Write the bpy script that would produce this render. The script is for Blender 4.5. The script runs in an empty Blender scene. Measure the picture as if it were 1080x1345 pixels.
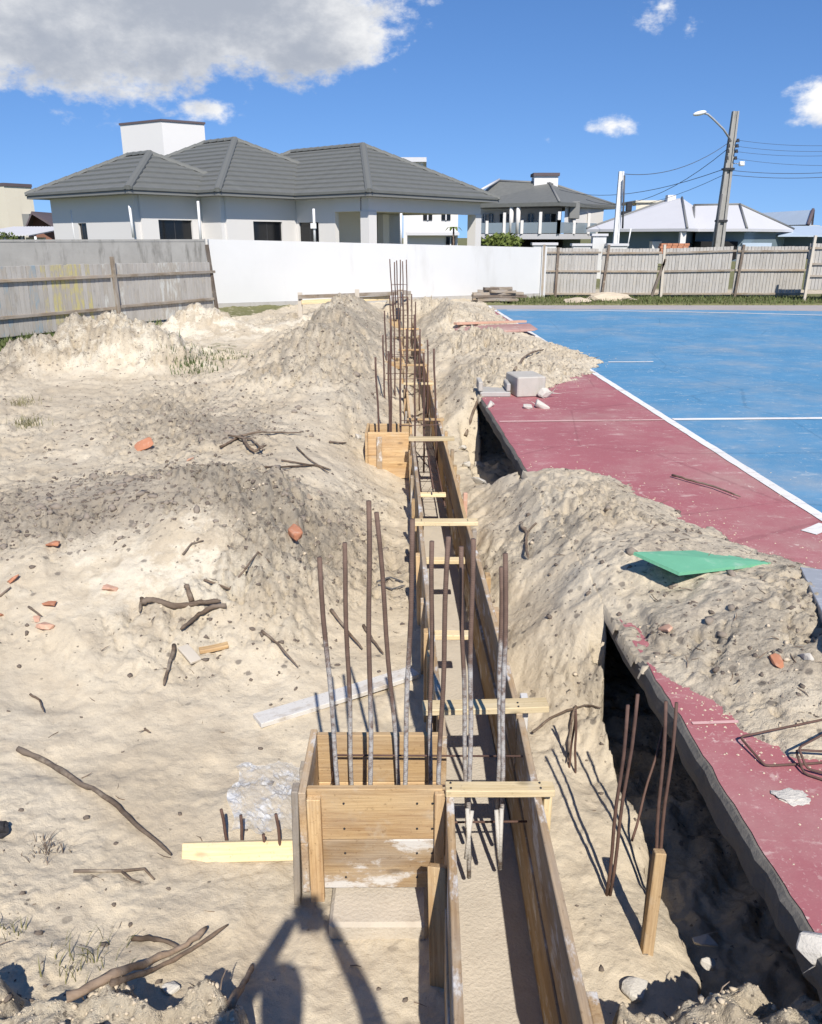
import bpy, bmesh, math, random
import numpy as np
from mathutils import Vector, Matrix, Quaternion
R = math.radians
random.seed(7)
SC = bpy.context.scene
COL = SC.collection

# ------------------------------------------------------------------ camera
CAMZ = 1.70                       # lens height above the court surface (z = 0)
F = 1060.0 / 1080.0               # focal length in picture widths
PITCH = R(18.8)
cd = bpy.data.cameras.new('camera')
cd.sensor_fit = 'HORIZONTAL'; cd.sensor_width = 36.0; cd.lens = 36.0 * F
cd.clip_start = 0.03; cd.clip_end = 6000
cam = bpy.data.objects.new('camera', cd); COL.objects.link(cam)
cam.location = (0, 0, CAMZ); cam.rotation_euler = (R(90) - PITCH, 0, 0)
SC.camera = cam

# ------------------------------------------------------------------ sun, sky, exposure
SUN_EL, SHADOW_AZ = R(44.4), R(-9.0)          # shadows fall forward and 9 degrees to the left
sdir = Vector((math.sin(SHADOW_AZ) * math.cos(SUN_EL), math.cos(SHADOW_AZ) * math.cos(SUN_EL), -math.sin(SUN_EL)))
sl = bpy.data.lights.new('sun', 'SUN'); sl.energy = 5.0; sl.angle = R(0.5); sl.color = (1.0, 0.945, 0.87)
sun = bpy.data.objects.new('sun', sl); COL.objects.link(sun)
sun.rotation_euler = sdir.to_track_quat('-Z', 'Y').to_euler(); sun.location = (3, -12, 14)
SC.view_settings.view_transform = 'Standard'; SC.view_settings.look = 'None'
SC.view_settings.gamma = 1.0; SC.view_settings.use_curve_mapping = False
SC.view_settings.exposure = 0.26


class NT:
    """small helper round a node tree"""
    def __init__(s, tree):
        s.t = tree; s.t.nodes.clear()
    def n(s, kind, **kw):
        nd = s.t.nodes.new(kind)
        for k, v in kw.items():
            if k.startswith('i_'):
                k = k[2:]
                key = int(k) if k.isdigit() else k.replace('_', ' ')
                if isinstance(v, bpy.types.NodeSocket): s.t.links.new(v, nd.inputs[key])
                else: nd.inputs[key].default_value = v
            else: setattr(nd, k, v)
        return nd
    def link(s, a, b): s.t.links.new(a, b)
    def m(s, op, a, b=0.0, c=0.0, clamp=False):
        nd = s.t.nodes.new('ShaderNodeMath'); nd.operation = op; nd.use_clamp = clamp
        for i, v in enumerate((a, b, c)):
            if isinstance(v, bpy.types.NodeSocket): s.t.links.new(v, nd.inputs[i])
            else: nd.inputs[i].default_value = v
        return nd.outputs[0]
    def ss(s, x, lo, hi):
        nd = s.t.nodes.new('ShaderNodeMapRange'); nd.interpolation_type = 'SMOOTHSTEP'
        s.t.links.new(x, nd.inputs[0]); nd.inputs[1].default_value = lo; nd.inputs[2].default_value = hi
        return nd.outputs[0]
    def mix(s, fac, a, b, mode='MIX'):
        nd = s.t.nodes.new('ShaderNodeMix'); nd.data_type = 'RGBA'; nd.blend_type = mode
        for sock, v in ((nd.inputs[0], fac), (nd.inputs[6], a), (nd.inputs[7], b)):
            if isinstance(v, bpy.types.NodeSocket): s.t.links.new(v, sock)
            elif isinstance(v, (int, float)): sock.default_value = v
            else: sock.default_value = (*v, 1)
        return nd.outputs[2]
    def noise(s, vec, scale, detail=4, rough=0.55, dim='3D'):
        nd = s.t.nodes.new('ShaderNodeTexNoise'); nd.noise_dimensions = dim
        if vec is not None: s.t.links.new(vec, nd.inputs['Vector'])
        nd.inputs['Scale'].default_value = scale; nd.inputs['Detail'].default_value = detail; nd.inputs['Roughness'].default_value = rough
        return nd.outputs['Fac']
    def mapping(s, vec, scale=(1, 1, 1), loc=(0, 0, 0)):
        nd = s.t.nodes.new('ShaderNodeMapping'); s.t.links.new(vec, nd.inputs[0])
        nd.inputs['Scale'].default_value = scale; nd.inputs['Location'].default_value = loc
        return nd.outputs[0]


def pix_dir(u, v):
    x = (u - 540) / 1060.0; y = (672.5 - v) / 1060.0
    c, s = math.cos(PITCH), math.sin(PITCH)
    return Vector((x, c + s * y, -s + c * y))

w = bpy.data.worlds.new('World'); SC.world = w; w.use_nodes = True
N = NT(w.node_tree)
sky = N.n('ShaderNodeTexSky', sky_type='NISHITA', sun_disc=False, sun_elevation=SUN_EL, sun_rotation=R(171),
          altitude=0.0, air_density=1.0, dust_density=0.0, ozone_density=4.0)
tc = N.n('ShaderNodeTexCoord')
lift = N.n('ShaderNodeMapping', i_0=tc.outputs['Generated']); lift.inputs['Location'].default_value = (0, 0, .12); lift.inputs['Scale'].default_value = (1, 1, .88)
nrmz = N.n('ShaderNodeVectorMath', operation='NORMALIZE', i_0=lift.outputs[0]); N.link(nrmz.outputs[0], sky.inputs[0])
tint = N.mix(1.0, sky.outputs[0], (.94, .97, 1.12), 'MULTIPLY')
hs = N.n('ShaderNodeHueSaturation', i_Saturation=1.12, i_Value=1.0, i_Color=tint)
sep = N.n('ShaderNodeSeparateXYZ', i_0=tc.outputs['Generated'])
X_, Y_, Z_ = sep.outputs
az = N.m('ARCTAN2', X_, Y_)
el = N.m('ARCSINE', Z_)
def cvec(daz=0.0, de=0.0, sx=1.0, sy=1.0):
    cb = N.n('ShaderNodeCombineXYZ')
    N.link(N.m('MULTIPLY', N.m('ADD', az, daz), sx), cb.inputs[0]); N.link(N.m('MULTIPLY', N.m('ADD', el, de), sy), cb.inputs[1])
    return cb.outputs[0]
def blob(u, v, ru, rv):
    d = pix_dir(u, v).normalized(); a0 = math.atan2(d.x, d.y); e0 = math.asin(d.z)
    k = 1 / 1150.0
    dx = N.m('DIVIDE', N.m('SUBTRACT', az, a0), ru * k); dy = N.m('DIVIDE', N.m('SUBTRACT', el, e0), rv * k)
    r = N.m('SQRT', N.m('ADD', N.m('MULTIPLY', dx, dx), N.m('MULTIPLY', dy, dy)))
    return N.m('SUBTRACT', 1.0, r)                      # 1 in the middle, 0 at the rim
def density(de):
    global el
    keep = el
    el = N.m('ADD', keep, de)
    base = None
    for (u, v, ru, rv, amp) in [(60, 20, 210, 100, 1.0), (220, 30, 190, 82, 1.0), (400, 25, 150, 78, 1.0), (240, -60, 320, 110, 1.1), (-200, 30, 240, 100, 1.0),
                                (282, 142, 44, 15, .30), (395, 115, 28, 13, .26), (868, 10, 40, 34, .30), (803, 166, 24, 11, .27), (718, 184, 12, 8, .22), (1090, 135, 50, 34, .70),
                                (905, 36, 18, 14, .32)]:
        b = N.m('MULTIPLY', blob(u, v, ru, rv), amp)
        base = b if base is None else N.m('SMOOTH_MAX', base, b, 0.06)
    n1 = N.noise(cvec(0, 0, 1, 1.5), 9.0, 7, 0.6)
    n2 = N.noise(cvec(3.1, 1.7, 1, 1.6), 34.0, 5, 0.62)
    # the same broken cumulus goes on over the rest of the sky, in a plane seen in perspective
    zz = N.m('MAXIMUM', Z_, 0.06)
    pl = N.n('ShaderNodeCombineXYZ'); N.link(N.m('DIVIDE', X_, zz), pl.inputs[0]); N.link(N.m('DIVIDE', Y_, zz), pl.inputs[1])
    gen = N.ss(N.noise(pl.outputs[0], 0.55, 8, 0.58), 0.58, 0.85)
    high = N.ss(el, 0.30, 0.50)
    base = N.m('MAXIMUM', base, N.m('SUBTRACT', N.m('MULTIPLY', N.m('MULTIPLY', gen, high), 1.3), 0.4))
    d = N.m('ADD', base, N.m('ADD', N.m('MULTIPLY', N.m('SUBTRACT', n1, 0.5), 1.25), N.m('MULTIPLY', N.m('SUBTRACT', n2, 0.5), 0.8)))
    el = keep
    return d
d0 = density(0.0); d1 = density(0.035)
mask = N.ss(d0, 0.03, 0.40)
shade = N.ss(N.m('ADD', N.m('MULTIPLY', d1, 0.75), N.m('MULTIPLY', d0, 0.25)), -0.05, 0.95)
ccol = N.mix(shade, (1.0, 1.0, 1.0), (0.42, 0.46, 0.54))
bg1 = N.n('ShaderNodeBackground', i_Color=hs.outputs[0], i_Strength=0.098)
bg2 = N.n('ShaderNodeBackground', i_Color=ccol, i_Strength=0.86)
ms = N.n('ShaderNodeMixShader', i_0=mask); N.link(bg1.outputs[0], ms.inputs[1]); N.link(bg2.outputs[0], ms.inputs[2])
wo = N.n('ShaderNodeOutputWorld'); N.link(ms.outputs[0], wo.inputs[0])

# ------------------------------------------------------------------ helpers
def at(u, v, z=0.0):
    """the place at height z that the photograph shows at pixel (u, v)"""
    d = pix_dir(u, v); t = (z - CAMZ) / d.z
    return Vector((d.x * t, d.y * t, z))
def atY(u, v, Y):
    d = pix_dir(u, v); t = Y / d.y
    return Vector((d.x * t, Y, CAMZ + d.z * t))
def hitplane(u, v, p, nrm):
    d = pix_dir(u, v); o = Vector((0, 0, CAMZ))
    return o + d * ((Vector(p) - o).dot(nrm) / d.dot(nrm))

def link(o, parent=None, mat=None):
    COL.objects.link(o)
    if mat is not None: o.data.materials.append(mat)
    if parent is not None:
        o.parent = parent; o.matrix_parent_inverse = Matrix.Translation(-parent.location)
    return o
def tag(o, label=None, cat=None, group=None, kind=None):
    if label: o['label'] = label
    if cat: o['category'] = cat
    if group: o['group'] = group
    if kind: o['kind'] = kind
    return o
def thing(name, loc, label, cat, group=None):
    o = bpy.data.objects.new(name, None); o.empty_display_size = 0.1; o.location = loc
    COL.objects.link(o); return tag(o, label, cat, group)
def from_bm(name, bm, mat=None, parent=None, loc=(0, 0, 0), smooth=False):
    me = bpy.data.meshes.new(name); bm.normal_update(); bm.to_mesh(me); bm.free()
    if smooth:
        for p in me.polygons: p.use_smooth = True
    o = bpy.data.objects.new(name, me); o.location = loc
    return link(o, parent, mat)
def pymesh(name, verts, faces, mat=None, parent=None, loc=(0, 0, 0), smooth=False):
    me = bpy.data.meshes.new(name); me.from_pydata([tuple(v) for v in verts], [], faces); me.validate(); me.update()
    if smooth:
        for p in me.polygons: p.use_smooth = True
    o = bpy.data.objects.new(name, me); o.location = loc
    return link(o, parent, mat)
def frame_of(p, q, up=(0, 0, 1)):
    x = (Vector(q) - Vector(p)).normalized(); z = Vector(up); z = (z - x * z.dot(x))
    if z.length < 1e-4: z = Vector((0, 1, 0)) - x * x.y
    z.normalize(); y = z.cross(x)
    return Matrix((x, y, z)).transposed().to_4x4()
def plank(name, p, q, wd, th, mat, parent=None, up=(0, 0, 1), bev=0.0025, warp=0.0):
    """a sawn board from p to q (centre line), wd wide, th thick along up"""
    p, q = Vector(p), Vector(q); L = (q - p).length
    bm = bmesh.new(); bmesh.ops.create_cube(bm, size=1.0)
    bmesh.ops.scale(bm, vec=(L, wd, th), verts=bm.verts)
    if warp:
        bmesh.ops.subdivide_edges(bm, edges=[e for e in bm.edges if abs((e.verts[0].co - e.verts[1].co).x) > L * .9], cuts=4)
        a, b = random.uniform(-warp, warp), random.uniform(-warp, warp)
        for v in bm.verts:
            s = v.co.x / L * 2; v.co.z += a * (1 - s * s); v.co.y += b * (1 - s * s) * .6
    if bev:
        bmesh.ops.bevel(bm, geom=list(bm.edges), offset=min(bev, th * .3, wd * .3), segments=1, affect='EDGES')
    o = from_bm(name, bm, mat, parent)
    o.matrix_world = Matrix.Translation((p + q) / 2) @ frame_of(p, q, up)
    if parent is not None:
        mw = o.matrix_world.copy(); o.location = mw.to_translation(); o.rotation_euler = mw.to_euler()
    return o
def box(name, lo, hi, mat, parent=None, bev=0.0, origin=None):
    lo, hi = Vector(lo), Vector(hi); c = (lo + hi) / 2
    bm = bmesh.new(); bmesh.ops.create_cube(bm, size=1.0); bmesh.ops.scale(bm, vec=hi - lo, verts=bm.verts)
    if bev: bmesh.ops.bevel(bm, geom=list(bm.edges), offset=bev, segments=1, affect='EDGES')
    return from_bm(name, bm, mat, parent, c)
def tube(name, pts, rad, mat, parent=None, seg=7, closed=False, smooth=True, lump=0.0):
    pts = [Vector(p) for p in pts]; o0 = pts[0].copy(); n = len(pts)
    if not hasattr(rad, '__len__'): rad = [rad] * n
    verts, faces = [], []; prev = None
    for i, p in enumerate(pts):
        if closed: t = pts[(i + 1) % n] - pts[i - 1]
        else: t = pts[min(i + 1, n - 1)] - pts[max(i - 1, 0)]
        t.normalize()
        a = prev if prev is not None else (Vector((1, 0, 0)) if abs(t.x) < .9 else Vector((0, 0, 1)))
        a = (a - t * a.dot(t)).normalized(); prev = a; b = t.cross(a)
        for k in range(seg):
            th = 2 * math.pi * k / seg; r = rad[i] * (1 + (random.uniform(-lump, lump) if lump else 0))
            verts.append(p - o0 + (a * math.cos(th) + b * math.sin(th)) * r)
    m = n if closed else n - 1
    for i in range(m):
        for k in range(seg):
            i2 = (i + 1) % n
            faces.append((i * seg + k, i * seg + (k + 1) % seg, i2 * seg + (k + 1) % seg, i2 * seg + k))
    if not closed:
        faces.append(tuple(range(seg - 1, -1, -1))); faces.append(tuple((n - 1) * seg + k for k in range(seg)))
    return pymesh(name, verts, faces, mat, parent, o0, smooth)
def hull(name, c, size, mat, seed=0, npts=16, parent=None, rot=None, boxy=0.6):
    """an angular broken piece: hull of random points in a box"""
    rg = random.Random(seed); bm = bmesh.new(); s = Vector(size)
    for i in range(npts):
        p = Vector((rg.uniform(-1, 1), rg.uniform(-1, 1), rg.uniform(-1, 1)))
        m = max(abs(p.x), abs(p.y), abs(p.z)); p = p.normalized() * (1 - boxy) + p / m * boxy
        bm.verts.new((p.x * s.x / 2, p.y * s.y / 2, p.z * s.z / 2))
    r = bmesh.ops.convex_hull(bm, input=bm.verts)
    bmesh.ops.delete(bm, geom=[g for g in r['geom_interior'] if isinstance(g, bmesh.types.BMVert)], context='VERTS')
    bmesh.ops.bevel(bm, geom=list(bm.edges), offset=min(s) * .06, segments=1, affect='EDGES')
    o = from_bm(name, bm, mat, parent, c)
    if rot: o.rotation_euler = rot
    return o
def lump(name, c, size, mat, seed=0, sub=3, amp=.3, parent=None):
    """a rough broken lump of concrete"""
    rg = np.random.RandomState(seed); bm = bmesh.new(); bmesh.ops.create_icosphere(bm, subdivisions=sub, radius=.5)
    off = rg.uniform(0, 50, 3)
    from mathutils import noise as mn
    planes = [Vector(rg.normal(size=3)).normalized() for _ in range(7)]
    cuts = rg.uniform(.3, .42, 7)
    for v in bm.verts:
        d = v.co.normalized(); r = .5
        for pl, cu in zip(planes, cuts):
            k = d.dot(pl)
            if k > 1e-3: r = min(r, cu / k)
        q = d * 2.2 + Vector(off)
        r *= 1 + amp * (mn.noise(q) + .6 * mn.noise(q * 2.7) + .35 * mn.noise(q * 6))
        v.co = Vector((d.x * size[0], d.y * size[1], d.z * size[2])) * r * 1.15
    return from_bm(name, bm, mat, parent, c)

# ------------------------------------------------------------------ numpy noise
def _h(ix, iy, seed):
    n = (ix * 374761393 + iy * 668265263 + seed * 974634777) & 0xffffffff
    n = ((n ^ (n >> 13)) * 1274126177) & 0xffffffff
    return ((n ^ (n >> 16)) & 0xffffff) / float(0xffffff)
def vn(x, y, seed=0):
    ix, iy = np.floor(x).astype(np.int64), np.floor(y).astype(np.int64); fx, fy = x - ix, y - iy
    sx, sy = fx * fx * fx * (fx * (fx * 6 - 15) + 10), fy * fy * fy * (fy * (fy * 6 - 15) + 10)
    def g(dx, dy):
        a = _h(ix + dx, iy + dy, seed) * 2 * np.pi
        return np.cos(a) * (fx - dx) + np.sin(a) * (fy - dy)
    return ((g(0, 0) * (1 - sx) + g(1, 0) * sx) * (1 - sy) + (g(0, 1) * (1 - sx) + g(1, 1) * sx) * sy) * 1.5
def fbm(x, y, f, oct=4, seed=0, gain=.5):
    r = 0; a = 1
    for i in range(oct):
        r = r + a * vn(x * f, y * f, seed + i * 17); f *= 2.03; a *= gain
    return r
def worley(x, y, f, seed=0):
    x = x * f; y = y * f; ix, iy = np.floor(x).astype(np.int64), np.floor(y).astype(np.int64); best = np.full(np.shape(x), 9.0)
    for dx in (-1, 0, 1):
        for dy in (-1, 0, 1):
            px = ix + dx + _h(ix + dx, iy + dy, seed); py = iy + dy + _h(ix + dx, iy + dy, seed + 5)
            best = np.minimum(best, (px - x) ** 2 + (py - y) ** 2)
    return np.sqrt(best)
def sstep(x, a, b):
    t = np.clip((x - a) / (b - a), 0, 1); return t * t * (3 - 2 * t)
def polydist(X, Y, poly):
    """signed distance, positive inside"""
    d = np.full(X.shape, 1e9); ins = np.zeros(X.shape, bool); n = len(poly)
    for i in range(n):
        ax, ay = poly[i]; bx, by = poly[(i + 1) % n]; ex, ey = bx - ax, by - ay
        t = np.clip(((X - ax) * ex + (Y - ay) * ey) / (ex * ex + ey * ey), 0, 1)
        d = np.minimum(d, (X - ax - t * ex) ** 2 + (Y - ay - t * ey) ** 2)
        c = ((ay > Y) != (by > Y)) & (X < ex * (Y - ay) / (ey if ey else 1e-9) + ax); ins ^= c
    return np.where(ins, 1, -1) * np.sqrt(d)

# ------------------------------------------------------------------ materials
def new_mat(name):
    m = bpy.data.materials.new(name); m.use_nodes = True
    return m, NT(m.node_tree)
def finish(N, col, rough=0.85, bump=None, bstr=0.3, bdist=0.01, metal=0.0, spec=0.3, alpha=None):
    p = N.n('ShaderNodeBsdfPrincipled')
    if isinstance(col, bpy.types.NodeSocket): N.link(col, p.inputs['Base Color'])
    else: p.inputs['Base Color'].default_value = (*col, 1)
    if isinstance(rough, bpy.types.NodeSocket): N.link(rough, p.inputs['Roughness'])
    else: p.inputs['Roughness'].default_value = rough
    p.inputs['Metallic'].default_value = metal; p.inputs['Specular IOR Level'].default_value = spec
    if bump is not None:
        b = N.n('ShaderNodeBump', i_Strength=bstr, i_Distance=bdist, i_Height=bump); N.link(b.outputs[0], p.inputs['Normal'])
    if alpha is not None:
        if isinstance(alpha, bpy.types.NodeSocket): N.link(alpha, p.inputs['Alpha'])
        else: p.inputs['Alpha'].default_value = alpha
    o = N.n('ShaderNodeOutputMaterial'); N.link(p.outputs[0], o.inputs[0]); return p
def oc(N): return N.n('ShaderNodeTexCoord').outputs['Object']
def rnd(N): return N.n('ShaderNodeObjectInfo').outputs['Random']

def mat_plain(name, col, var=.12, scale=3.0, rough=.85, bstr=.15, metal=0., spec=.3, stain=None, stain_amt=.5):
    m, N = new_mat(name); v = oc(N)
    n = N.noise(v, scale, 6, .6); n2 = N.noise(v, scale * 9, 4, .6)
    a = tuple(c * (1 - var) for c in col); b = tuple(min(1, c * (1 + var)) for c in col)
    c = N.mix(n, a, b); c = N.mix(N.m('MULTIPLY', n2, .25), c, a)
    if stain:
        st = N.ss(N.noise(N.mapping(v, (1, 1, .22)), scale * 1.7, 7, .65), .52, .75)
        c = N.mix(N.m('MULTIPLY', st, stain_amt), c, stain)
    finish(N, c, rough, N.noise(v, scale * 14, 4, .6), bstr, .006, metal, spec); return m
def mat_wood(name, lo, hi, grey=None, grey_amt=0.0, cement=0.0, grain=26.0, var=.5):
    m, N = new_mat(name); v = oc(N); r = rnd(N)
    off = N.n('ShaderNodeVectorMath', operation='ADD', i_0=v)
    cb = N.n('ShaderNodeCombineXYZ', i_0=N.m('MULTIPLY', r, 13.0), i_1=N.m('MULTIPLY', r, 7.0), i_2=N.m('MULTIPLY', r, 29.0)); N.link(cb.outputs[0], off.inputs[1])
    vv = off.outputs[0]
    g = N.noise(N.mapping(vv, (2.2, grain * 2.2, grain * 2.2)), 2.2, 7, .72); g2 = N.noise(N.mapping(vv, (1.0, 9, 9)), 1.6, 3, .5)
    c = N.mix(N.ss(N.m('ADD', N.m('MULTIPLY', g, .7), N.m('MULTIPLY', g2, .5)), .38, .82), lo, hi)
    # darker knots
    vo = N.n('ShaderNodeTexVoronoi', i_Vector=N.mapping(vv, (3.2, 7, 7)), i_Scale=1.3)
    c = N.mix(N.m('MULTIPLY', N.m('SUBTRACT', 1.0, N.ss(vo.outputs['Distance'], .05, .16)), .6), c, tuple(x * .35 for x in lo))
    br = N.m('ADD', .97 - var / 2, N.m('MULTIPLY', r, var)); c = N.mix(1.0, c, N.n('ShaderNodeCombineColor', i_0=br, i_1=br, i_2=br).outputs[0], 'MULTIPLY')
    if grey: c = N.mix(N.m('MULTIPLY', N.ss(N.noise(N.mapping(vv, (1, 3, 3)), 3, 5, .6), .3, .7), grey_amt), c, grey)
    dirt = N.ss(N.noise(vv, 7, 6, .65), .54, .75); c = N.mix(N.m('MULTIPLY', dirt, .55), c, (.50, .44, .34))
    if cement: c = N.mix(N.m('MULTIPLY', N.ss(N.noise(N.mapping(vv, (1, 2, 2)), 5, 7, .7), .62 - cement * .3, .72 - cement * .25), .9), c, (.62, .60, .56))
    sp_ = N.ss(N.noise(vv, 55, 5, .7), .58, .70); c = N.mix(N.m('MULTIPLY', sp_, .45), c, tuple(x * .45 for x in lo))
    finish(N, c, .85, N.m('ADD', g, N.m('MULTIPLY', N.noise(vv, 60, 4, .6), .4)), .55, .004, spec=.2); return m

M = {}
M['wood_new'] = mat_wood('wood_new', (.35, .20, .085), (.66, .47, .245), (.45, .40, .33), .2)
M['wood_pale'] = mat_wood('wood_pale', (.58, .44, .235), (.78, .64, .40))
M['wood_form'] = mat_wood('wood_form', (.26, .155, .07), (.52, .365, .20), (.40, .365, .31), .45, cement=.35)
M['wood_old'] = mat_wood('wood_old', (.20, .15, .10), (.40, .32, .23), (.36, .33, .29), .8)
M['wood_cement'] = mat_wood('wood_cement', (.34, .24, .13), (.55, .42, .27), (.55, .53, .50), .9, cement=.9)
M['wood_fence'] = mat_wood('wood_fence', (.325, .30, .262), (.49, .46, .41), (.45, .43, .395), .8, grain=18, var=.16)
M['wood_dark'] = mat_wood('wood_dark', (.10, .07, .05), (.22, .165, .12), (.2, .19, .17), .5)
M['bark'] = mat_wood('bark', (.055, .036, .024), (.20, .14, .095), (.25, .21, .17), .5, grain=14)
M['bark_pale'] = mat_wood('bark_pale', (.16, .10, .06), (.36, .25, .165), (.32, .28, .23), .5, grain=14)
M['concrete'] = mat_plain('concrete', (.42, .40, .365), .2, 4, .9, .5, stain=(.2, .18, .155))
M['concrete_dirty'] = mat_plain('concrete_dirty', (.33, .32, .295), .25, 3, .92, .5, stain=(.12, .115, .1), stain_amt=.75)
M['concrete_pale'] = mat_plain('concrete_pale', (.47, .44, .385), .18, 7, .92, .6, stain=(.36, .32, .26))
M['blinding'] = mat_plain('blinding', (.52, .46, .37), .2, 6, .95, .8, stain=(.38, .32, .25), stain_amt=.5)
M['mortar'] = mat_plain('mortar', (.55, .515, .45), .15, 10, .95, .7)
M['plaster_white'] = mat_plain('plaster_white', (.60, .60, .585), .08, .7, .9, .1, stain=(.42, .41, .38), stain_amt=.55)
M['house_white'] = mat_plain('house_white', (.67, .65, .62), .04, .5, .9, .05)
M['house_cream'] = mat_plain('house_cream', (.68, .62, .49), .06, .4, .9, .05, stain=(.45, .41, .33), stain_amt=.4)
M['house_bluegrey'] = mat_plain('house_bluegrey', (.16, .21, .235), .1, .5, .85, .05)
M['tile_grey'] = mat_plain('tile_grey', (.150, .152, .138), .25, 2.5, .6, .2, spec=.4)
M['fascia_grey'] = mat_plain('fascia_grey', (.20, .20, .19), .08, 1, .6, .05)
M['roof_white'] = mat_plain('roof_white', (.56, .555, .56), .06, .8, .6, .05)
M['roof_blue'] = mat_plain('roof_blue', (.42, .50, .58), .1, .8, .5, .05)
M['roof_brown'] = mat_plain('roof_brown', (.115, .09, .095), .15, 1.2, .8, .1)
M['brick_brown'] = mat_plain('brick_brown', (.24, .12, .085), .3, 4, .9, .3)
M['brick'] = mat_plain('brick', (.47, .205, .115), .25, 18, .92, .6, stain=(.62, .5, .4), stain_amt=.4)
M['brick_pale'] = mat_plain('brick_pale', (.60, .36, .25), .2, 18, .92, .6, stain=(.66, .56, .44), stain_amt=.6)
M['green_paint'] = mat_plain('green_paint', (.17, .46, .275), .2, 5, .7, .4, stain=(.36, .54, .40), stain_amt=.8)
M['metal_grey'] = mat_plain('metal_grey', (.36, .37, .38), .2, 8, .5, .2, stain=(.62, .62, .62), stain_amt=.8)
M['pvc'] = mat_plain('pvc', (.72, .72, .71), .05, 2, .5, .0)
M['wire'] = mat_plain('wire', (.09, .09, .095), .1, 2, .6, .0)
M['lamp_white'] = mat_plain('lamp_white', (.78, .78, .76), .04, 2, .4, .0)
M['dark_metal'] = mat_plain('dark_metal', (.035, .035, .038), .2, 3, .5, .0)
M['black_rubber'] = mat_plain('black_rubber', (.03, .029, .032), .3, 12, .75, .3)
M['pale_timber'] = mat_plain('pale_timber', (.55, .49, .4), .2, 5, .85, .2)
M['skin'] = mat_plain('skin', (.42, .25, .17), .06, 8, .6, .05)
M['cloth_blue'] = mat_plain('cloth_blue', (.06, .08, .14), .12, 9, .9, .2)
M['cloth_dark'] = mat_plain('cloth_dark', (.05, .05, .055), .12, 9, .9, .2)
M['hair'] = mat_plain('hair', (.03, .02, .015), .2, 30, .6, .3)
m, N = new_mat('dark_glass'); finish(N, (.008, .009, .011), .12, spec=.5); M['dark_glass'] = m
m, N = new_mat('void_dark'); finish(N, (.012, .012, .013), .8); M['void_dark'] = m
m, N = new_mat('rail_glass'); finish(N, (.30, .36, .40), .08, spec=.6, alpha=.75); M['rail_glass'] = m

# rusty ribbed bar: cement splashes low on the bar
m, N = new_mat('rebar'); v = oc(N); r = rnd(N)
sp = N.n('ShaderNodeSeparateXYZ', i_0=v)
c = N.mix(N.noise(v, 40, 5, .6), (.075, .048, .036), (.21, .135, .10))
lim = N.m('ADD', N.m('MULTIPLY', r, .42), N.m('MULTIPLY', N.noise(v, 22, 5, .7), .45))
spl = N.ss(N.m('SUBTRACT', N.m('ADD', lim, .28), sp.outputs[2]), -.02, .1)
spl = N.m('MULTIPLY', spl, N.ss(N.noise(v, 45, 6, .75), .32, .60))
c = N.mix(N.m('MULTIPLY', spl, .9), c, (.47, .455, .425))
wv = N.n('ShaderNodeTexWave', wave_type='BANDS', bands_direction='Z', i_Vector=v, i_Scale=40.0, i_Distortion=1.0)
finish(N, c, .75, wv.outputs['Fac'], .25, .002, spec=.35); M['rebar'] = m
m, N = new_mat('rebar_thin'); v = oc(N)
c = N.mix(N.noise(v, 30, 5, .6), (.055, .032, .026), (.17, .10, .075)); finish(N, c, .75, N.noise(v, 90, 3), .4, .002); M['rebar_thin'] = m

# sand and soil: the masks say where dark topsoil and painted slab shade, pale clay and turf lie
m, N = new_mat('sandy_ground'); v = oc(N)
def att(nm): return N.n('ShaderNodeAttribute', attribute_name=nm).outputs['Fac']
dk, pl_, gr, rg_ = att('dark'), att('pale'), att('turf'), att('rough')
n_big = N.noise(v, 1.1, 6, .6); n_mid = N.noise(v, 6, 6, .62); n_fine = N.noise(v, 42, 5, .65); n_grit = N.noise(v, 260, 3, .7)
c = N.mix(N.ss(n_big, .3, .7), (.520, .436, .312), (.628, .546, .410))
c = N.mix(N.m('MULTIPLY', N.ss(N.noise(v, .8, 6, .65), .48, .66), .45), c, (.42, .362, .275))
c = N.mix(N.m('MULTIPLY', N.ss(n_mid, .46, .68), .6), c, (.43, .36, .265))
c = N.mix(N.m('MULTIPLY', N.ss(n_mid, .44, .25), .35), c, (.70, .61, .46))
c = N.mix(N.m('MULTIPLY', pl_, N.ss(N.noise(v, 3.2, 7, .7), .45, .56)), c, (.74, .67, .53))
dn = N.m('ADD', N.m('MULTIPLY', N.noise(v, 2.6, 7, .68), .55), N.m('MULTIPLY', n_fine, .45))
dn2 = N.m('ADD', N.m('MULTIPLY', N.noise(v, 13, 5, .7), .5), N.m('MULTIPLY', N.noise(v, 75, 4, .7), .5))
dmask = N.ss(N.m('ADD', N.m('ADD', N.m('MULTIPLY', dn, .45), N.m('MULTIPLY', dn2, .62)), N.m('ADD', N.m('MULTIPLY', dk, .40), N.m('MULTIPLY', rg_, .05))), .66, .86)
c = N.mix(N.m('MULTIPLY', dmask, .58), c, (.22, .19, .155))
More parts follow.
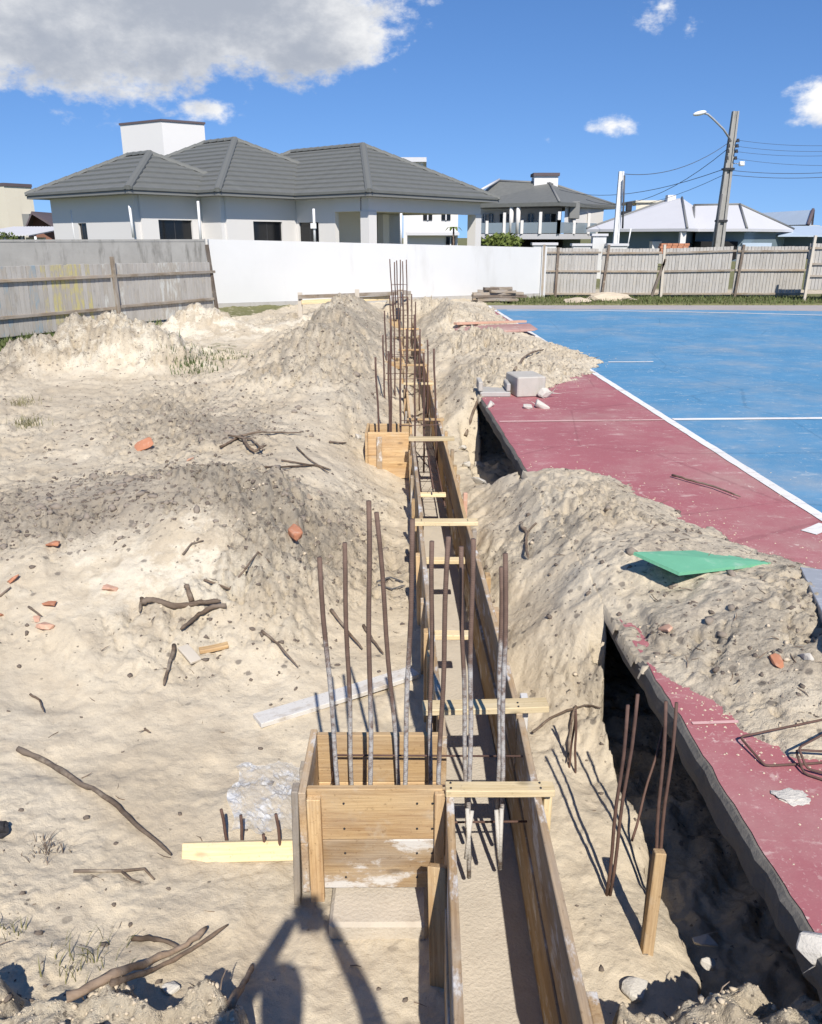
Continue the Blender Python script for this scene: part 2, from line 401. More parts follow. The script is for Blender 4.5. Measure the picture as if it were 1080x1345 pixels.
# crumbs of peat and gravel in the rough ground
vo = N.n('ShaderNodeTexVoronoi', i_Vector=v, i_Scale=38.0, i_Randomness=1.0)
pick = N.m('MULTIPLY', N.m('SUBTRACT', 1.0, N.ss(N.m('ADD', vo.outputs['Distance'], N.m('MULTIPLY', N.m('SUBTRACT', N.noise(v, 110, 3, .6), .5), .9)), .14, .30)), N.ss(N.m('ADD', N.n('ShaderNodeSeparateColor', i_0=vo.outputs['Color']).outputs[0], N.m('MULTIPLY', N.m('MAXIMUM', rg_, dk), .42)), .94, 1.04))
c = N.mix(N.m('MULTIPLY', pick, .9), c, (.13, .11, .088))
vo2 = N.n('ShaderNodeTexVoronoi', i_Vector=v, i_Scale=17.0)
pick2 = N.m('MULTIPLY', N.m('SUBTRACT', 1.0, N.ss(N.m('ADD', vo2.outputs['Distance'], N.m('MULTIPLY', N.m('SUBTRACT', n_fine, .5), .5)), .20, .36)), N.ss(N.m('ADD', N.n('ShaderNodeSeparateColor', i_0=vo2.outputs['Color']).outputs[0], N.m('MULTIPLY', dk, .75)), .95, 1.05))
c = N.mix(N.m('MULTIPLY', pick2, .8), c, (.16, .138, .115))
c = N.mix(N.m('MULTIPLY', N.ss(n_grit, .54, .70), .5), c, (.33, .27, .2))
c = N.mix(N.m('MULTIPLY', N.ss(n_fine, .52, .68), N.m('ADD', .15, N.m('MULTIPLY', rg_, .45))), c, (.34, .285, .215))
c = N.mix(N.m('MULTIPLY', N.ss(n_grit, .42, .25), .3), c, (.76, .68, .54))
tn = N.ss(N.m('ADD', N.m('MULTIPLY', gr, 1.0), N.m('MULTIPLY', N.m('SUBTRACT', n_mid, .5), 1.4)), .35, .75)
c = N.mix(tn, c, N.mix(N.noise(v, 9, 5, .7), (.10, .115, .045), (.24, .22, .11)))
hgt = N.m('ADD', N.m('ADD', N.m('MULTIPLY', n_fine, 1.0), N.m('MULTIPLY', n_grit, .45)), N.m('MULTIPLY', n_mid, 1.5))
hgt = N.m('MULTIPLY', hgt, N.m('ADD', .28, N.m('MULTIPLY', rg_, .95)))
finish(N, c, .95, hgt, .8, .026, spec=.1); M['ground'] = m

def mat_paint(name, col, worn, dust, wear=.6, scr=1.0):
    m, N = new_mat(name); v = oc(N)
    n = N.noise(v, .9, 6, .6); c = N.mix(n, tuple(x * .82 for x in col), tuple(min(1, x * 1.18) for x in col))
    c = N.mix(N.m('MULTIPLY', N.ss(N.noise(v, 2.3, 7, .7), .48, .74), .42), c, worn)
    d = N.ss(N.noise(N.mapping(v, (1, 2.6, 1)), 3.5, 10, .78), .545, .66); c = N.mix(N.m('MULTIPLY', d, wear), c, dust)
    s = N.m('MULTIPLY', N.ss(N.noise(v, 17, 7, .75), .585 / scr, .64 / scr), N.ss(N.noise(v, 1.7, 4, .6), .45, .6)); c = N.mix(N.m('MULTIPLY', s, .85), c, dust)
    sp_ = N.ss(N.noise(v, 95, 4, .6), .60, .70); c = N.mix(N.m('MULTIPLY', sp_, .35), c, dust)
    bl = N.ss(N.noise(v, .55, 6, .7), .45, .75); c = N.mix(N.m('MULTIPLY', bl, .38), c, (.50, .44, .36))
    cr = N.n('ShaderNodeTexVoronoi', feature='DISTANCE_TO_EDGE', i_Vector=v, i_Scale=.55); wob = N.m('ADD', cr.outputs['Distance'], N.m('MULTIPLY', N.m('SUBTRACT', N.noise(v, 9, 5, .7), .5), .03)); c = N.mix(N.m('MULTIPLY', N.m('SUBTRACT', 1.0, N.ss(wob, .002, .007)), .3), c, tuple(x * .5 for x in col))
    finish(N, c, .78, N.noise(v, 130, 4, .6), .3, .003, spec=.3); return m
M['red_paint'] = mat_paint('red_paint', (.355, .122, .132), (.47, .23, .23), (.60, .45, .40))
M['red_dusty'] = mat_paint('red_dusty', (.40, .22, .19), (.45, .3, .26), (.55, .46, .36), .9)
M['blue_paint'] = mat_paint('blue_paint', (.085, .240, .400), (.17, .34, .49), (.46, .52, .54), .5)
M['line_paint'] = mat_paint('line_paint', (.74, .73, .70), (.66, .62, .55), (.50, .43, .36), .7, 1.04)
M['line_faint'] = mat_paint('line_faint', (.60, .37, .345), (.5, .25, .24), (.40, .16, .15), .7, 1.04)
M['apron'] = mat_paint('apron', (.37, .335, .32), (.40, .30, .29), (.52, .47, .41))

# fence slat with leftovers of paint by position along the fence
def mat_leaf(name, a, b):
    m, N = new_mat(name); c = N.mix(rnd(N), a, b); c = N.mix(N.noise(oc(N), 3, 4, .6), c, tuple(x * .6 for x in a)); finish(N, c, .7, spec=.3); return m
M['grass'] = mat_leaf('grass', (.10, .14, .04), (.18, .19, .07))
M['leaf'] = mat_leaf('leaf', (.12, .17, .03), (.22, .26, .07))
M['dry_grass'] = mat_leaf('dry_grass', (.20, .19, .08), (.34, .30, .16))
M['clod'] = mat_plain('clod', (.155, .125, .10), .35, 9, .95, .6)
M['clod_mid'] = mat_plain('clod_mid', (.27, .225, .18), .3, 9, .95, .6)
M['clod_pale'] = mat_plain('clod_pale', (.56, .47, .345), .2, 6, .95, .6)
m, N = new_mat('plastic_film'); v = oc(N)
al = N.m('ADD', .10, N.m('MULTIPLY', N.ss(N.noise(v, 11, 6, .7), .46, .66), .55)); finish(N, (.74, .74, .73), .22, N.noise(v, 30, 4), .5, .01, spec=.6, alpha=al); M['film'] = m
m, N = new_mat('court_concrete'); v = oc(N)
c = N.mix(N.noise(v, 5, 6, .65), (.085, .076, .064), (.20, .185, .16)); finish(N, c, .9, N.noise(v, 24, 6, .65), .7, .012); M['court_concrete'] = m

# ------------------------------------------------------------------ terrain
SLAB_FAR = 21.9
def xs(Y): return 1.07 - .0338 * Y                  # left edge of the court slab
# u, v, height, roughness, dark soil, pale clay  (read off the photograph, placed on the ground)
CP = [
 # sand floor of the excavation, left of the formwork
 (300,1200,-.45,.05,0,0),(200,1290,-.42,.1,0,0),(420,1290,-.48,.02,0,0),(330,1050,-.45,.05,0,0),(250,1100,-.45,.03,0,0),(120,1150,-.41,.1,.05,0),
 (50,1050,-.36,.05,0,0),(0,1200,-.36,.15,.1,0),(300,950,-.44,.05,.05,0),(420,930,-.46,.05,0,0),(150,930,-.38,.03,0,0),(50,890,-.33,.02,0,0),(500,930,-.47,.05,0,0),(-150,1000,-.3,.1,0,0),
 (520,1150,-.5,.05,0,0),(-200,1250,-.3,.3,.1,0),
 # bank up to the first ridge
 (100,830,-.22,.25,.1,.2),(250,850,-.33,.3,.2,.3),(350,830,-.30,.4,.3,.2),(430,830,-.40,.3,.2,.1),(490,800,-.44,.2,.1,0),(0,800,-.18,.2,.1,.1),(-150,760,-.1,.3,.2,.1),
 (100,740,-.08,.5,.1,.6),(250,760,-.12,.6,.15,.8),(350,750,-.12,.7,.3,.5),(440,740,-.28,.7,.45,.2),(505,740,-.42,.3,.3,0),(0,740,-.06,.3,.1,.3),
 (250,690,.06,.7,.25,.7),(150,710,-.01,.5,.4,.3),(330,700,.02,.8,.55,.3),(420,690,-.12,.8,.6,.1),(490,680,-.36,.4,.6,0),(530,700,-.45,.1,0,0),
 (290,630,.20,.7,.75,.1),(190,660,.12,.6,.8,0),(90,690,.03,.5,.8,0),(0,715,-.04,.3,.6,0),(380,630,.10,.6,.6,.1),(450,640,-.14,.3,.2,0),(505,640,-.40,.1,.1,0),(540,620,-.45,.05,0,0),
 # the trough behind it and the low rough ground
 (0,620,-.06,.15,.1,.1),(120,610,-.06,.2,.2,.1),(230,600,-.02,.3,.25,.1),(330,600,.02,.3,.2,0),(420,600,-.02,.15,.1,0),(470,600,-.2,.1,.1,0),(-150,640,0,.3,.2,0),
 (310,570,.08,.6,.8,0),(250,575,.04,.5,.6,0),(400,560,.03,.4,.3,0),(460,550,-.02,.5,.3,0),(515,580,-.3,.1,0,0),(150,570,-.03,.4,.4,.1),(60,560,-.05,.3,.2,.1),
 (300,535,.02,.5,.45,.1),(200,530,-.02,.5,.5,.1),(100,520,-.06,.15,.1,0),(0,530,-.02,.15,.05,0),(380,520,.05,.6,.3,.2),(470,520,.1,.5,.3,.1),
 (150,500,-.08,.1,.1,0),(270,485,-.06,.2,.5,0),(60,500,-.04,.2,.1,0),(-40,505,0,.3,.2,0),(320,490,0,.5,.3,.2),
 # right of the formwork: floor, bank, filled ground
 (750,1100,-.45,.03,0,0),(830,1200,-.47,.06,0,0),(700,1290,-.46,.03,0,0),(880,1290,-.48,.1,0,0),(640,1100,-.47,.02,0,0),(660,900,-.42,.1,.05,0),(780,1040,-.44,.05,0,0),
 (730,1000,-.42,.1,0,0),(760,950,-.36,.25,.1,.1),(700,890,-.36,.15,.05,0),(745,880,-.27,.6,.2,.3),(700,830,-.26,.6,.2,.4),(775,830,-.10,.6,.3,.2),(660,800,-.33,.4,.1,.2),(730,770,-.10,.7,.25,.3),
 (700,965,-.44,.1,0,0),(740,960,-.43,.1,0,0),(775,1000,-.47,.1,.1,0),(770,860,-.2,.6,.2,.2),(778,905,-.30,.6,.2,.2),(788,945,-.38,.5,.2,.1),(870,1060,-.64,.2,.3,0),(920,1150,-.70,.2,.3,0),(980,1260,-.72,.2,.3,0),(840,1110,-.47,.05,0,0),(890,1220,-.49,.05,0,0),
 (645,575,-.62,.2,.2,0),(660,603,-.62,.2,.2,0),(637,545,-.5,.2,.2,0),(690,720,-.10,.6,.3,.2),(650,720,-.25,.4,.2,0),(640,660,-.26,.4,.1,0),(690,660,.02,.5,.3,.1),(615,640,-.38,.2,.1,0),
 # sand spread over the slab
 (820,720,.17,.7,.5,.1),(760,690,.14,.6,.4,.1),(720,645,.08,.4,.2,.1),(800,650,.07,.4,.3,.1),(880,690,.09,.4,.4,.1),(900,770,.20,.6,.5,.1),(960,750,.12,.5,.4,.1),(860,820,.13,.6,.5,.1),
 (960,840,.17,.6,.5,.1),(1060,830,.18,.5,.4,.1),(930,890,.08,.4,.3,.1),(1020,930,.09,.4,.3,.1),(1120,900,.16,.4,.3,.1),(1080,770,.1,.4,.3,.1),(1250,900,.12,.4,.3,0),
 # pit beside the slab further on
 (640,590,-.42,.15,.1,0),(662,600,-.44,.1,.1,0),(640,550,-.40,.2,.1,0),(615,560,-.30,.3,.1,0),(605,600,-.36,.2,.1,0),(600,540,-.14,.4,.2,.1),(690,612,-.02,.4,.1,.3),(660,622,-.10,.4,.1,.2),(628,535,-.25,.3,.2,0),
 # low ground under the far heaps
 (590,510,.0,.4,.2,.1),(640,500,.06,.5,.2,.1),(700,480,.05,.5,.2,.2),(620,440,.0,.7,.3,.2),(600,405,.0,.7,.3,.3),(690,420,0,.4,.2,.1),(520,470,-.05,.3,.2,0),(535,520,-.28,.1,0,0),(510,520,-.1,.3,.2,0),(530,420,-.02,.4,.2,.1),
 (450,490,.0,.6,.3,.2),(370,480,.0,.6,.3,.3),(430,420,.0,.8,.4,.2),(350,430,0,.4,.3,.3),
 (150,470,-.02,.7,.2,.8),(60,470,0,.7,.35,.7),(210,460,0,.6,.3,.7),(260,425,0,.4,.1,.9),(330,440,0,.2,.1,.5),
 # flat ground by the fences
 (260,462,-.02,.2,.2,.1),(320,450,0,.1,.1,.3),(20,455,.0,.1,.1,0),(-60,450,0,.1,.1,0),(330,415,0,.1,.1,.2),(700,395,0,.1,.1,0),(800,393,.0,.1,.1,0),(1000,392,0,.1,.1,0),(1300,392,0,.1,.1,0),(400,392,.05,.1,.1,.1),(-300,440,0,.1,.1,0)]
CPA = np.array([[*at(u, v, z)[:2], z, r_, d_, p_] for (u, v, z, r_, d_, p_) in CP])
extra = [(.90, 3.62, .0, .6, .2, .2), (.88, 3.9, .03, .6, .2, .2), (.84, 4.4, .03, .6, .3, .2), (.80, 5.0, .03, .5, .3, .2), (.78, 5.6, .01, .4, .2, .2), (.62, 3.7, -.14, .6, .2, .2), (.60, 4.4, -.12, .6, .2, .2),
 (.70, 9.2, .06, .5, .2, .2), (.66, 10, .05, .5, .2, .2), (-30, 60, 0, .1, .1, 0), (30, 60, 0, .1, .1, 0), (0, 40, 0, .1, .1, 0), (-60, 400, 0, 0, 0, 0), (60, 400, 0, 0, 0, 0), (0, 400, 0, 0, 0, 0), (20, 30, 0, .1, .1, 0), (-20, 30, 0, .1, .1, 0)]
CPA = np.vstack([CPA, np.array(extra, float)])
def warp(X, Y):
    y = np.maximum(Y, .9) + .5; return X / y, np.log(y)
_cw = np.stack(warp(CPA[:, 0], CPA[:, 1]), 1)
EPS2 = .03 ** 2
_D = np.sqrt(((_cw[:, None] - _cw[None]) ** 2).sum(-1) + EPS2)
_n = len(CPA); _A = np.zeros((_n + 1, _n + 1)); _A[:_n, :_n] = -_D + np.eye(_n) * .012; _A[_n, :_n] = 1; _A[:_n, _n] = 1
_W = np.linalg.solve(_A, np.vstack([CPA[:, 2:6], np.zeros((1, 4))]))
def rbf(X, Y):
    wx, wy = warp(X, Y); out = np.empty((X.size, 4)); wx = wx.ravel(); wy = wy.ravel()
    for i in range(0, wx.size, 20000):
        D = np.sqrt((wx[i:i + 20000, None] - _cw[None, :, 0]) ** 2 + (wy[i:i + 20000, None] - _cw[None, :, 1]) ** 2 + EPS2)
        out[i:i + 20000] = -D @ _W[:_n] + _W[_n]
    return out.reshape(X.shape + (4,))
COVER_NEAR = [at(*p)[:2] for p in [(640,640),(680,619),(720,615),(800,626),(850,652),(900,682),(960,712),(1030,734),(1080,750),(1200,790),(1500,880),(1400,1040),(1250,1030),(1120,1012),(1040,985),(990,966),(930,930),(880,902),(850,884),(815,838),(795,806),(700,860),(620,760)]]
COVER_FAR = [at(*p)[:2] for p in [(500,522),(632,523),(720,512),(768,494),(790,478),(770,467),(720,450),(692,440),(668,425),(648,408),(640,400),(600,394),(500,395)]]
def FORM_X(Y): return .116 - .0246 * np.maximum(Y - 2.18, 0) + .02 * np.minimum(Y - 2.18, 0)     # left face of the beam formwork
# far heaps: x, y, half widths, height, roughness, dark soil, pale clay
HEAPS = [(-1.15, 9.7, .75, .9, .30, .9, .35, .2), (-1.15, 11.4, .85, 1.2, .52, .95, .4, .2), (-1.1, 13.8, .85, 1.5, .60, .95, .45, .2), (-1.1, 16.6, 1.0, 1.4, .56, .9, .4, .25),
         (-4.2, 11.8, .95, .75, .62, .95, .1, 1), (-5.0, 11.4, .75, .6, .34, .95, .35, .8), (-3.45, 11.5, .6, .5, .34, .9, .2, 1), (-5.7, 10.8, .6, .5, .09, .8, .5, .4),
         (-4.0, 15.3, .7, .6, .44, .6, .1, 1), (-3.2, 15.0, .9, .6, .20, .3, .1, .9), (-2.2, 15.8, .8, .6, .12, .3, .1, .8),
         (.85, 10.2, .75, 1.0, .24, .8, .3, .2), (1.5, 10.6, .8, .8, .13, .6, .25, .2), (1.0, 13.0, .8, 1.2, .22, .8, .35, .2), (.6, 16.8, .8, 1.6, .44, .8, .3, .3), (1.4, 17.5, .6, 1.2, .25, .7, .3, .3), (.2, 18.2, 1.0, .8, .4, .8, .3, .3)]
def terrain(X, Y, ground=False, spill=False):
    X = np.asarray(X, float); Y = np.asarray(Y, float); shp = X.shape; X = X.ravel(); Y = Y.ravel()
    o = rbf(X, Y); z, rough, dark, pale = o[:, 0], np.clip(o[:, 1], 0, 1), np.clip(o[:, 2], 0, 1), np.clip(o[:, 3], 0, 1)
    rough = rough * np.clip(.25 + 1.5 * sstep(fbm(X, Y, .9 / np.clip(Y / 6, 1, 2), 3, 77), -.35, .5), .2, 1.25)
    hp = np.zeros_like(X)
    for (cx, cy, rx, ry, h, rr, dd, pp) in HEAPS:
        wob = 1 + .28 * fbm(X, Y, 1.3 / max(rx, .5), 3, int(cx * 7 + cy * 3) % 91)
        r = np.sqrt(((X - cx) / rx) ** 2 + ((Y - cy) / ry) ** 2) * wob
        e = h * np.exp(-r ** 2.3); e = np.where(e < .004, 0, e); m_ = np.clip(e / h * 1.6, 0, 1)
        hp = np.maximum(hp, e) + .35 * np.minimum(hp, e)
        rough = np.maximum(rough, rr * m_); dark = dark * (1 - m_) + dd * m_; pale = pale * (1 - m_) + pp * m_
    z = z + hp
    # loose heaped texture
    k = np.clip(1 + np.maximum(Y - 3, 0) / 9, 1, 3.0)
    f = 1 / k ** .7
    det = 1.3 * rough * k ** .75 * (.045 * fbm(X * f, Y * f, 2.6, 4, 3) + .030 * (1 - np.abs(fbm(X * f, Y * f, 5.5, 3, 11)) * 2.0) * .6
                    - .040 * (worley(X * f + .1 * vn(X * 4, Y * 4, 2), Y * f, 8.5, 4) - .4) - .015 * (worley(X * f, Y * f, 19, 9) - .4) + .036 * fbm(X * f, Y * f, 11, 3, 14) + .020 * fbm(X * f, Y * f, 34, 2, 8) - .03 * np.maximum(0, .12 - np.abs(fbm(X * f, Y * f, 4.2, 3, 15))) / .12)
    calm = .010 * fbm(X, Y, 3.1, 4, 21) + .004 * fbm(X, Y, 17, 3, 31) + .0012 * vn(X * 70, Y * 70, 6)
    # old footprints and slumps in the smooth sand
    fp = worley(X + .2 * vn(X * 2, Y * 2, 44), Y, 2.1, 40); calm = calm - .016 * (1 - sstep(fp, .12, .34)) * (1 - rough) * sstep(Y, 1.5, 2)
    z = z + det * np.exp(-np.maximum(Y - 40, 0) / 20) + calm
    # the formwork stands in a dug channel
    xc = FORM_X(Y) + .157
    ch_ = -.30 + .27 * sstep(Y, 8, 11) + .75 * np.maximum(0, np.abs(X - xc) - .24 - .06 * fbm(X, Y, 2.5, 3, 91)) + .03 * fbm(X, Y, 6, 3, 92)
    z = np.where((Y > 1.3) & (Y < 18), np.minimum(z, ch_), z)
    inside = (np.abs(X - xc) < .14) & (Y > 1.2) & (Y < 17.6); z = np.where(inside, np.minimum(z, -.53), z)
    # sand and earth under and over the slab
    ed = xs(Y) + .95 + .06 * fbm(X * 0, Y, 3.0, 3, 51)
    t = sstep(X, ed, ed + .05) * (Y < SLAB_FAR + .4)
    jag = .07 * fbm(X, Y, 3.5, 4, 61) + .025 * fbm(X, Y, 17, 3, 62)
    sel = X > -.5
    dc = np.full(X.shape, -9.0)
    jj = jag * np.clip(.5 + Y / 8, .6, 2.2)
    dc[sel] = np.maximum(polydist(X[sel], Y[sel], COVER_NEAR), polydist(X[sel], Y[sel], COVER_FAR)) + jj[sel]
    zs = np.maximum(np.minimum(np.maximum(z, (.012 + .11 * (1 - np.exp(-np.maximum(dc, 0) / .35)) + .9 * det * (dc > 0)) * (.25 + .75 * sstep(X - xs(Y), 0, .3))), .35 * dc), np.where(dc > 0, 0.003, -.16))
    lf = np.maximum(z, .03 - .8 * (xs(Y) - X) + .6 * det); z = np.where(X < xs(Y), z + (lf - z) * sstep(dc, .0, .55), z)
    gw_ = np.where(Y < 5, .075, .22) + .05 * fbm(X * 0 + 3, Y, 2.6, 4, 57)
    gap = sstep(X, xs(Y) - gw_ - .02, xs(Y) - gw_ + .015) * (X < xs(Y) + .95) * np.maximum(sstep(Y, 3.52, 3.38) * (Y > 1.2) , sstep(Y, 6.25, 6.4) * sstep(Y, 8.8, 8.6))
    z = z * (1 - gap) + np.minimum(z, -.66 + .05 * fbm(X, Y, 6, 3, 58)) * gap
    on = sstep(X, xs(Y) - .03, xs(Y) + .02) * (Y < SLAB_FAR + .4); cov = sstep(dc, 0, .05)
    near_edge = (X > xs(Y) - .02) & (X < ed + .1) & (dc < .03) & (Y < 9)
    un = z * (1 - t) + -.16 * t; un = np.where((X > xs(Y) - .01) & (Y < SLAB_FAR + .4) & (cov < .5), np.minimum(un, -.13), un)
    if ground:                                       # the earth itself, hollow under the slab edge
        hol = (X > xs(Y) - .005) & (X < ed) & (Y > 1.0) & (Y < 9.2)
        z = np.where(hol, np.minimum(un, -.66 + .05 * fbm(X, Y, 6, 3, 58)), un)
        z = np.where((X > xs(Y) - .005) & (Y < SLAB_FAR + .4), np.minimum(z, -.13), z); cov = cov * 0
    else: z = un * (1 - cov * on) + zs * cov * on
    # shade under the slab painted in as dark earth, sand colour below it
    slab_shade = (X > xs(Y)) & (cov < .5) & (Y < SLAB_FAR) & (z > -.52 + .05 * fbm(X, Y, 5, 3, 55)); dark = np.where(slab_shade, 1.0, dark)
    # rubble bank in front of the photographer's feet
    fr = np.where(X < .2, 1.08 + .62 * sstep(-X, .18, .55), 1.08 + .60 * sstep(X, .44, .56)) + .09 * fbm(X, Y, 4, 3, 71)
    g = sstep(fr - Y, -.02, .5)
    bank = -.20 + .28 * sstep(fr - Y, .1, .9) + .05 * fbm(X, Y, 7, 4, 72) - .05 * (worley(X, Y, 9, 73) - .4)
    z = np.where(Y < fr + .05, np.maximum(z, z * (1 - sstep(fr - Y, -.05, .09)) + bank * sstep(fr - Y, -.05, .09)), z)
    rough = np.where(Y < fr, 1, rough); pale = np.where(Y < fr, .3, pale); dark = np.where(Y < fr, .25, dark)
    # turf along the fences
    turf = np.zeros_like(X)
    turf = np.maximum(turf, sstep(Y, 21.6, 22.4) * (X > 2.0) * .9 * (Y < 26.5))
    turf = np.maximum(turf, sstep(-X - 5.6 + .3 * (Y - 12), 0, .5) * sstep(Y, 10.2, 11.2) * .95)
    turf = np.maximum(turf, .65 * np.exp(-((X + 3.3) ** 2 / .5 + (Y - 13.4) ** 2 / 1.2)))
    turf = np.maximum(turf, sstep(Y, 26, 30) * .8)
    turf = turf * (1 - pale * .9) * np.clip(1 - np.maximum(z - .12, 0) * 6, 0, 1)
    if spill: turf = dc; z = np.where(dc > 0, np.maximum(zs, .003), -.02)
    return [a.reshape(shp) for a in (z, dark, pale, turf, rough)]
def gz(x, y):
    return float(terrain(np.array([x]), np.array([y]))[0][0])
def ground_at(u, v, zg=None):
    """where the sight line of (u, v) meets the terrain"""
    d = pix_dir(u, v); zl = -.3 if zg is None else zg
    for _ in range(6):
        p = at(u, v, zl); zl = .5 * zl + .5 * gz(p.x, p.y)
    p = at(u, v, zl); p.z = gz(p.x, p.y); return p

def ground_many(uvs):
    uvs = [tuple(p) for p in uvs]; zl = np.full(len(uvs), -.25)
    for _ in range(7):
        P = [at(u, v, z_) for (u, v), z_ in zip(uvs, zl)]
        zl = .45 * zl + .55 * terrain(np.array([p.x for p in P]), np.array([p.y for p in P]))[0]
    P = [at(u, v, z_) for (u, v), z_ in zip(uvs, zl)]
    zz_ = terrain(np.array([p.x for p in P]), np.array([p.y for p in P]))[0]
    for p, z_ in zip(P, zz_): p.z = max(float(z_), 0.006 if (p.x > xs(p.y) and p.y < SLAB_FAR) else -9)
    return P

def build_ground():
    nu, nv = 660, 860
    s = np.linspace(-1, 1, nu)
    ya = np.concatenate([np.linspace(-4, .85, 24)[:-1], np.exp(np.linspace(np.log(.85), np.log(27), nv)), np.exp(np.linspace(np.log(27), np.log(2500), 46))[1:]])
    half = .60 * np.maximum(ya, 0) + 1.0
    # a skirt on both sides so the sheet goes on beyond the frame
    sk = np.array([1.06, 1.2, 1.5, 2.4, 5.0, 14.0, 60.0])
    su = np.concatenate([-sk[::-1], s, sk])
    X = half[:, None] * su[None, :]; Y = np.repeat(ya[:, None], len(su), 1)
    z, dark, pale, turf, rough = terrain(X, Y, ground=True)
    far = sstep(np.abs(X), 14, 30); z = z * (1 - far)
    n, mm = X.shape
    co = np.stack([X, Y, z], -1).reshape(-1, 3).astype(np.float32)
    idx = np.arange(n * mm).reshape(n, mm)
    q = np.stack([idx[:-1, :-1], idx[:-1, 1:], idx[1:, 1:], idx[1:, :-1]], -1).reshape(-1, 4).astype(np.int32)
    me = bpy.data.meshes.new('ground'); me.vertices.add(len(co)); me.vertices.foreach_set('co', co.ravel())
    me.loops.add(q.size); me.loops.foreach_set('vertex_index', q.ravel())
    me.polygons.add(len(q)); me.polygons.foreach_set('loop_start', np.arange(0, q.size, 4, dtype=np.int32))
    me.polygons.foreach_set('use_smooth', np.ones(len(q), bool))
    me.update(calc_edges=True)
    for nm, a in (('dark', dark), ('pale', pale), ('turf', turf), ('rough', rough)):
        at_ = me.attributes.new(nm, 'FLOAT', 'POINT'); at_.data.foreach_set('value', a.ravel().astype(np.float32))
    o = bpy.data.objects.new('ground', me); link(o, None, M['ground']); o['kind'] = 'structure'
    o['label'] = 'pale sandy ground dug up in heaps along the trench'
    return o
build_ground()
def build_spill(label, y0, y1, x1, nx, ny):
    ya = np.exp(np.linspace(np.log(y0), np.log(y1), ny)); su = np.linspace(0, 1, nx)
    X = (xs(ya) - .02)[:, None] + su[None, :] * (x1 - xs(ya) + .02)[:, None]; Y = np.repeat(ya[:, None], nx, 1)
    z, dark, pale, dc, rough = terrain(X, Y, spill=True)
    g = terrain(X[:, :1], Y[:, :1], ground=True)[0]; z[:, :1] = np.maximum(g - .01, -.05)
    keepv = (dc > -.02); n, mm = X.shape; idx = np.arange(n * mm).reshape(n, mm)
    kf = keepv[:-1, :-1] & keepv[:-1, 1:] & keepv[1:, 1:] & keepv[1:, :-1]
    q = np.stack([idx[:-1, :-1], idx[:-1, 1:], idx[1:, 1:], idx[1:, :-1]], -1)[kf].astype(np.int32)
    used = np.unique(q); remap = np.full(n * mm, -1, np.int32); remap[used] = np.arange(len(used)); q = remap[q]
    co = np.stack([X, Y, z], -1).reshape(-1, 3)[used].astype(np.float32)
    me = bpy.data.meshes.new('sand_spill'); me.vertices.add(len(co)); me.vertices.foreach_set('co', co.ravel()); me.loops.add(q.size); me.loops.foreach_set('vertex_index', q.ravel())
    me.polygons.add(len(q)); me.polygons.foreach_set('loop_start', np.arange(0, q.size, 4, dtype=np.int32)); me.polygons.foreach_set('use_smooth', np.ones(len(q), bool)); me.update(calc_edges=True)
    for nm, a in (('dark', dark), ('pale', pale), ('turf', dark * 0), ('rough', rough)):
        at_ = me.attributes.new(nm, 'FLOAT', 'POINT'); at_.data.foreach_set('value', a.ravel()[used].astype(np.float32))
    o = link(bpy.data.objects.new('sand_spill', me), None, M['ground']); o['kind'] = 'structure'; o['label'] = label
build_spill('near heap of sandy soil spilled over the red border', 2.2, 6.6, 4.6, 380, 420)
build_spill('far heap of sandy soil spilled over the court edge', 7.6, 21.8, 3.4, 260, 460)

# ------------------------------------------------------------------ sports court
def sheet(name, pts, z, mat, kind='structure', label=None, parent=None):
    o = pymesh(name, [(p[0], p[1], z) for p in pts], [tuple(range(len(pts)))], mat, parent)
    if kind: o['kind'] = kind
    if label: o['label'] = label
    return o
rs = random.Random(3)
edge = []; y = -1.0
while y < SLAB_FAR:
    edge.append((xs(y) + rs.uniform(-.004, .004) + (.005 if rs.random() < .1 else 0), y)); y += rs.uniform(.02, .05) * (1 + max(y, 0) * .25)
edge.append((xs(SLAB_FAR), SLAB_FAR))
def build_slab():
    verts, faces = [], []; n = len(edge)
    for (x, y) in edge:
        bite = rs.uniform(0, .006)
        verts += [(16.0, y, 0), (x + .012 + bite, y, 0), (x + rs.uniform(-.004, .004), y, -.012 - bite), (x + rs.uniform(-.003, .004), y, -.07), (x + .006 + rs.uniform(-.006, .008), y, -.115), (16.0, y, -.115)]
    for i in range(n - 1):
        a, b = i * 6, i * 6 + 6
        for k in range(5): faces.append((a + k, a + k + 1, b + k + 1, b + k))
    faces.append(tuple(range(5, -1, -1))); faces.append(tuple((n - 1) * 6 + k for k in range(6)))
    o = pymesh('court_slab', verts, faces, M['court_concrete']); o['kind'] = 'structure'; o['label'] = 'broken edge of the concrete court slab above the dug trench'
build_slab()
def xl(Y): return 2.80 - .0355 * Y
red_l = [(x + .020 + rs.uniform(0, .006), y) for (x, y) in edge]
sheet('red_court_border', red_l + [(xl(SLAB_FAR), SLAB_FAR - .01), (xl(-1), -1)], .004, M['red_paint'], label='dull red painted border of the sports court')
BLUE_FAR = 20.6
sheet('blue_court_surface', [(xl(-1) + .003, -1), (xl(BLUE_FAR), BLUE_FAR)] + [(2.1 + k, BLUE_FAR - .01 * k - (0.012 * max(0, k - 2) ** 2)) for k in range(1, 14)] + [(15.9, 17.5), (15.9, -1)], .0045, M['blue_paint'], label='blue painted playing surface of the sports court')
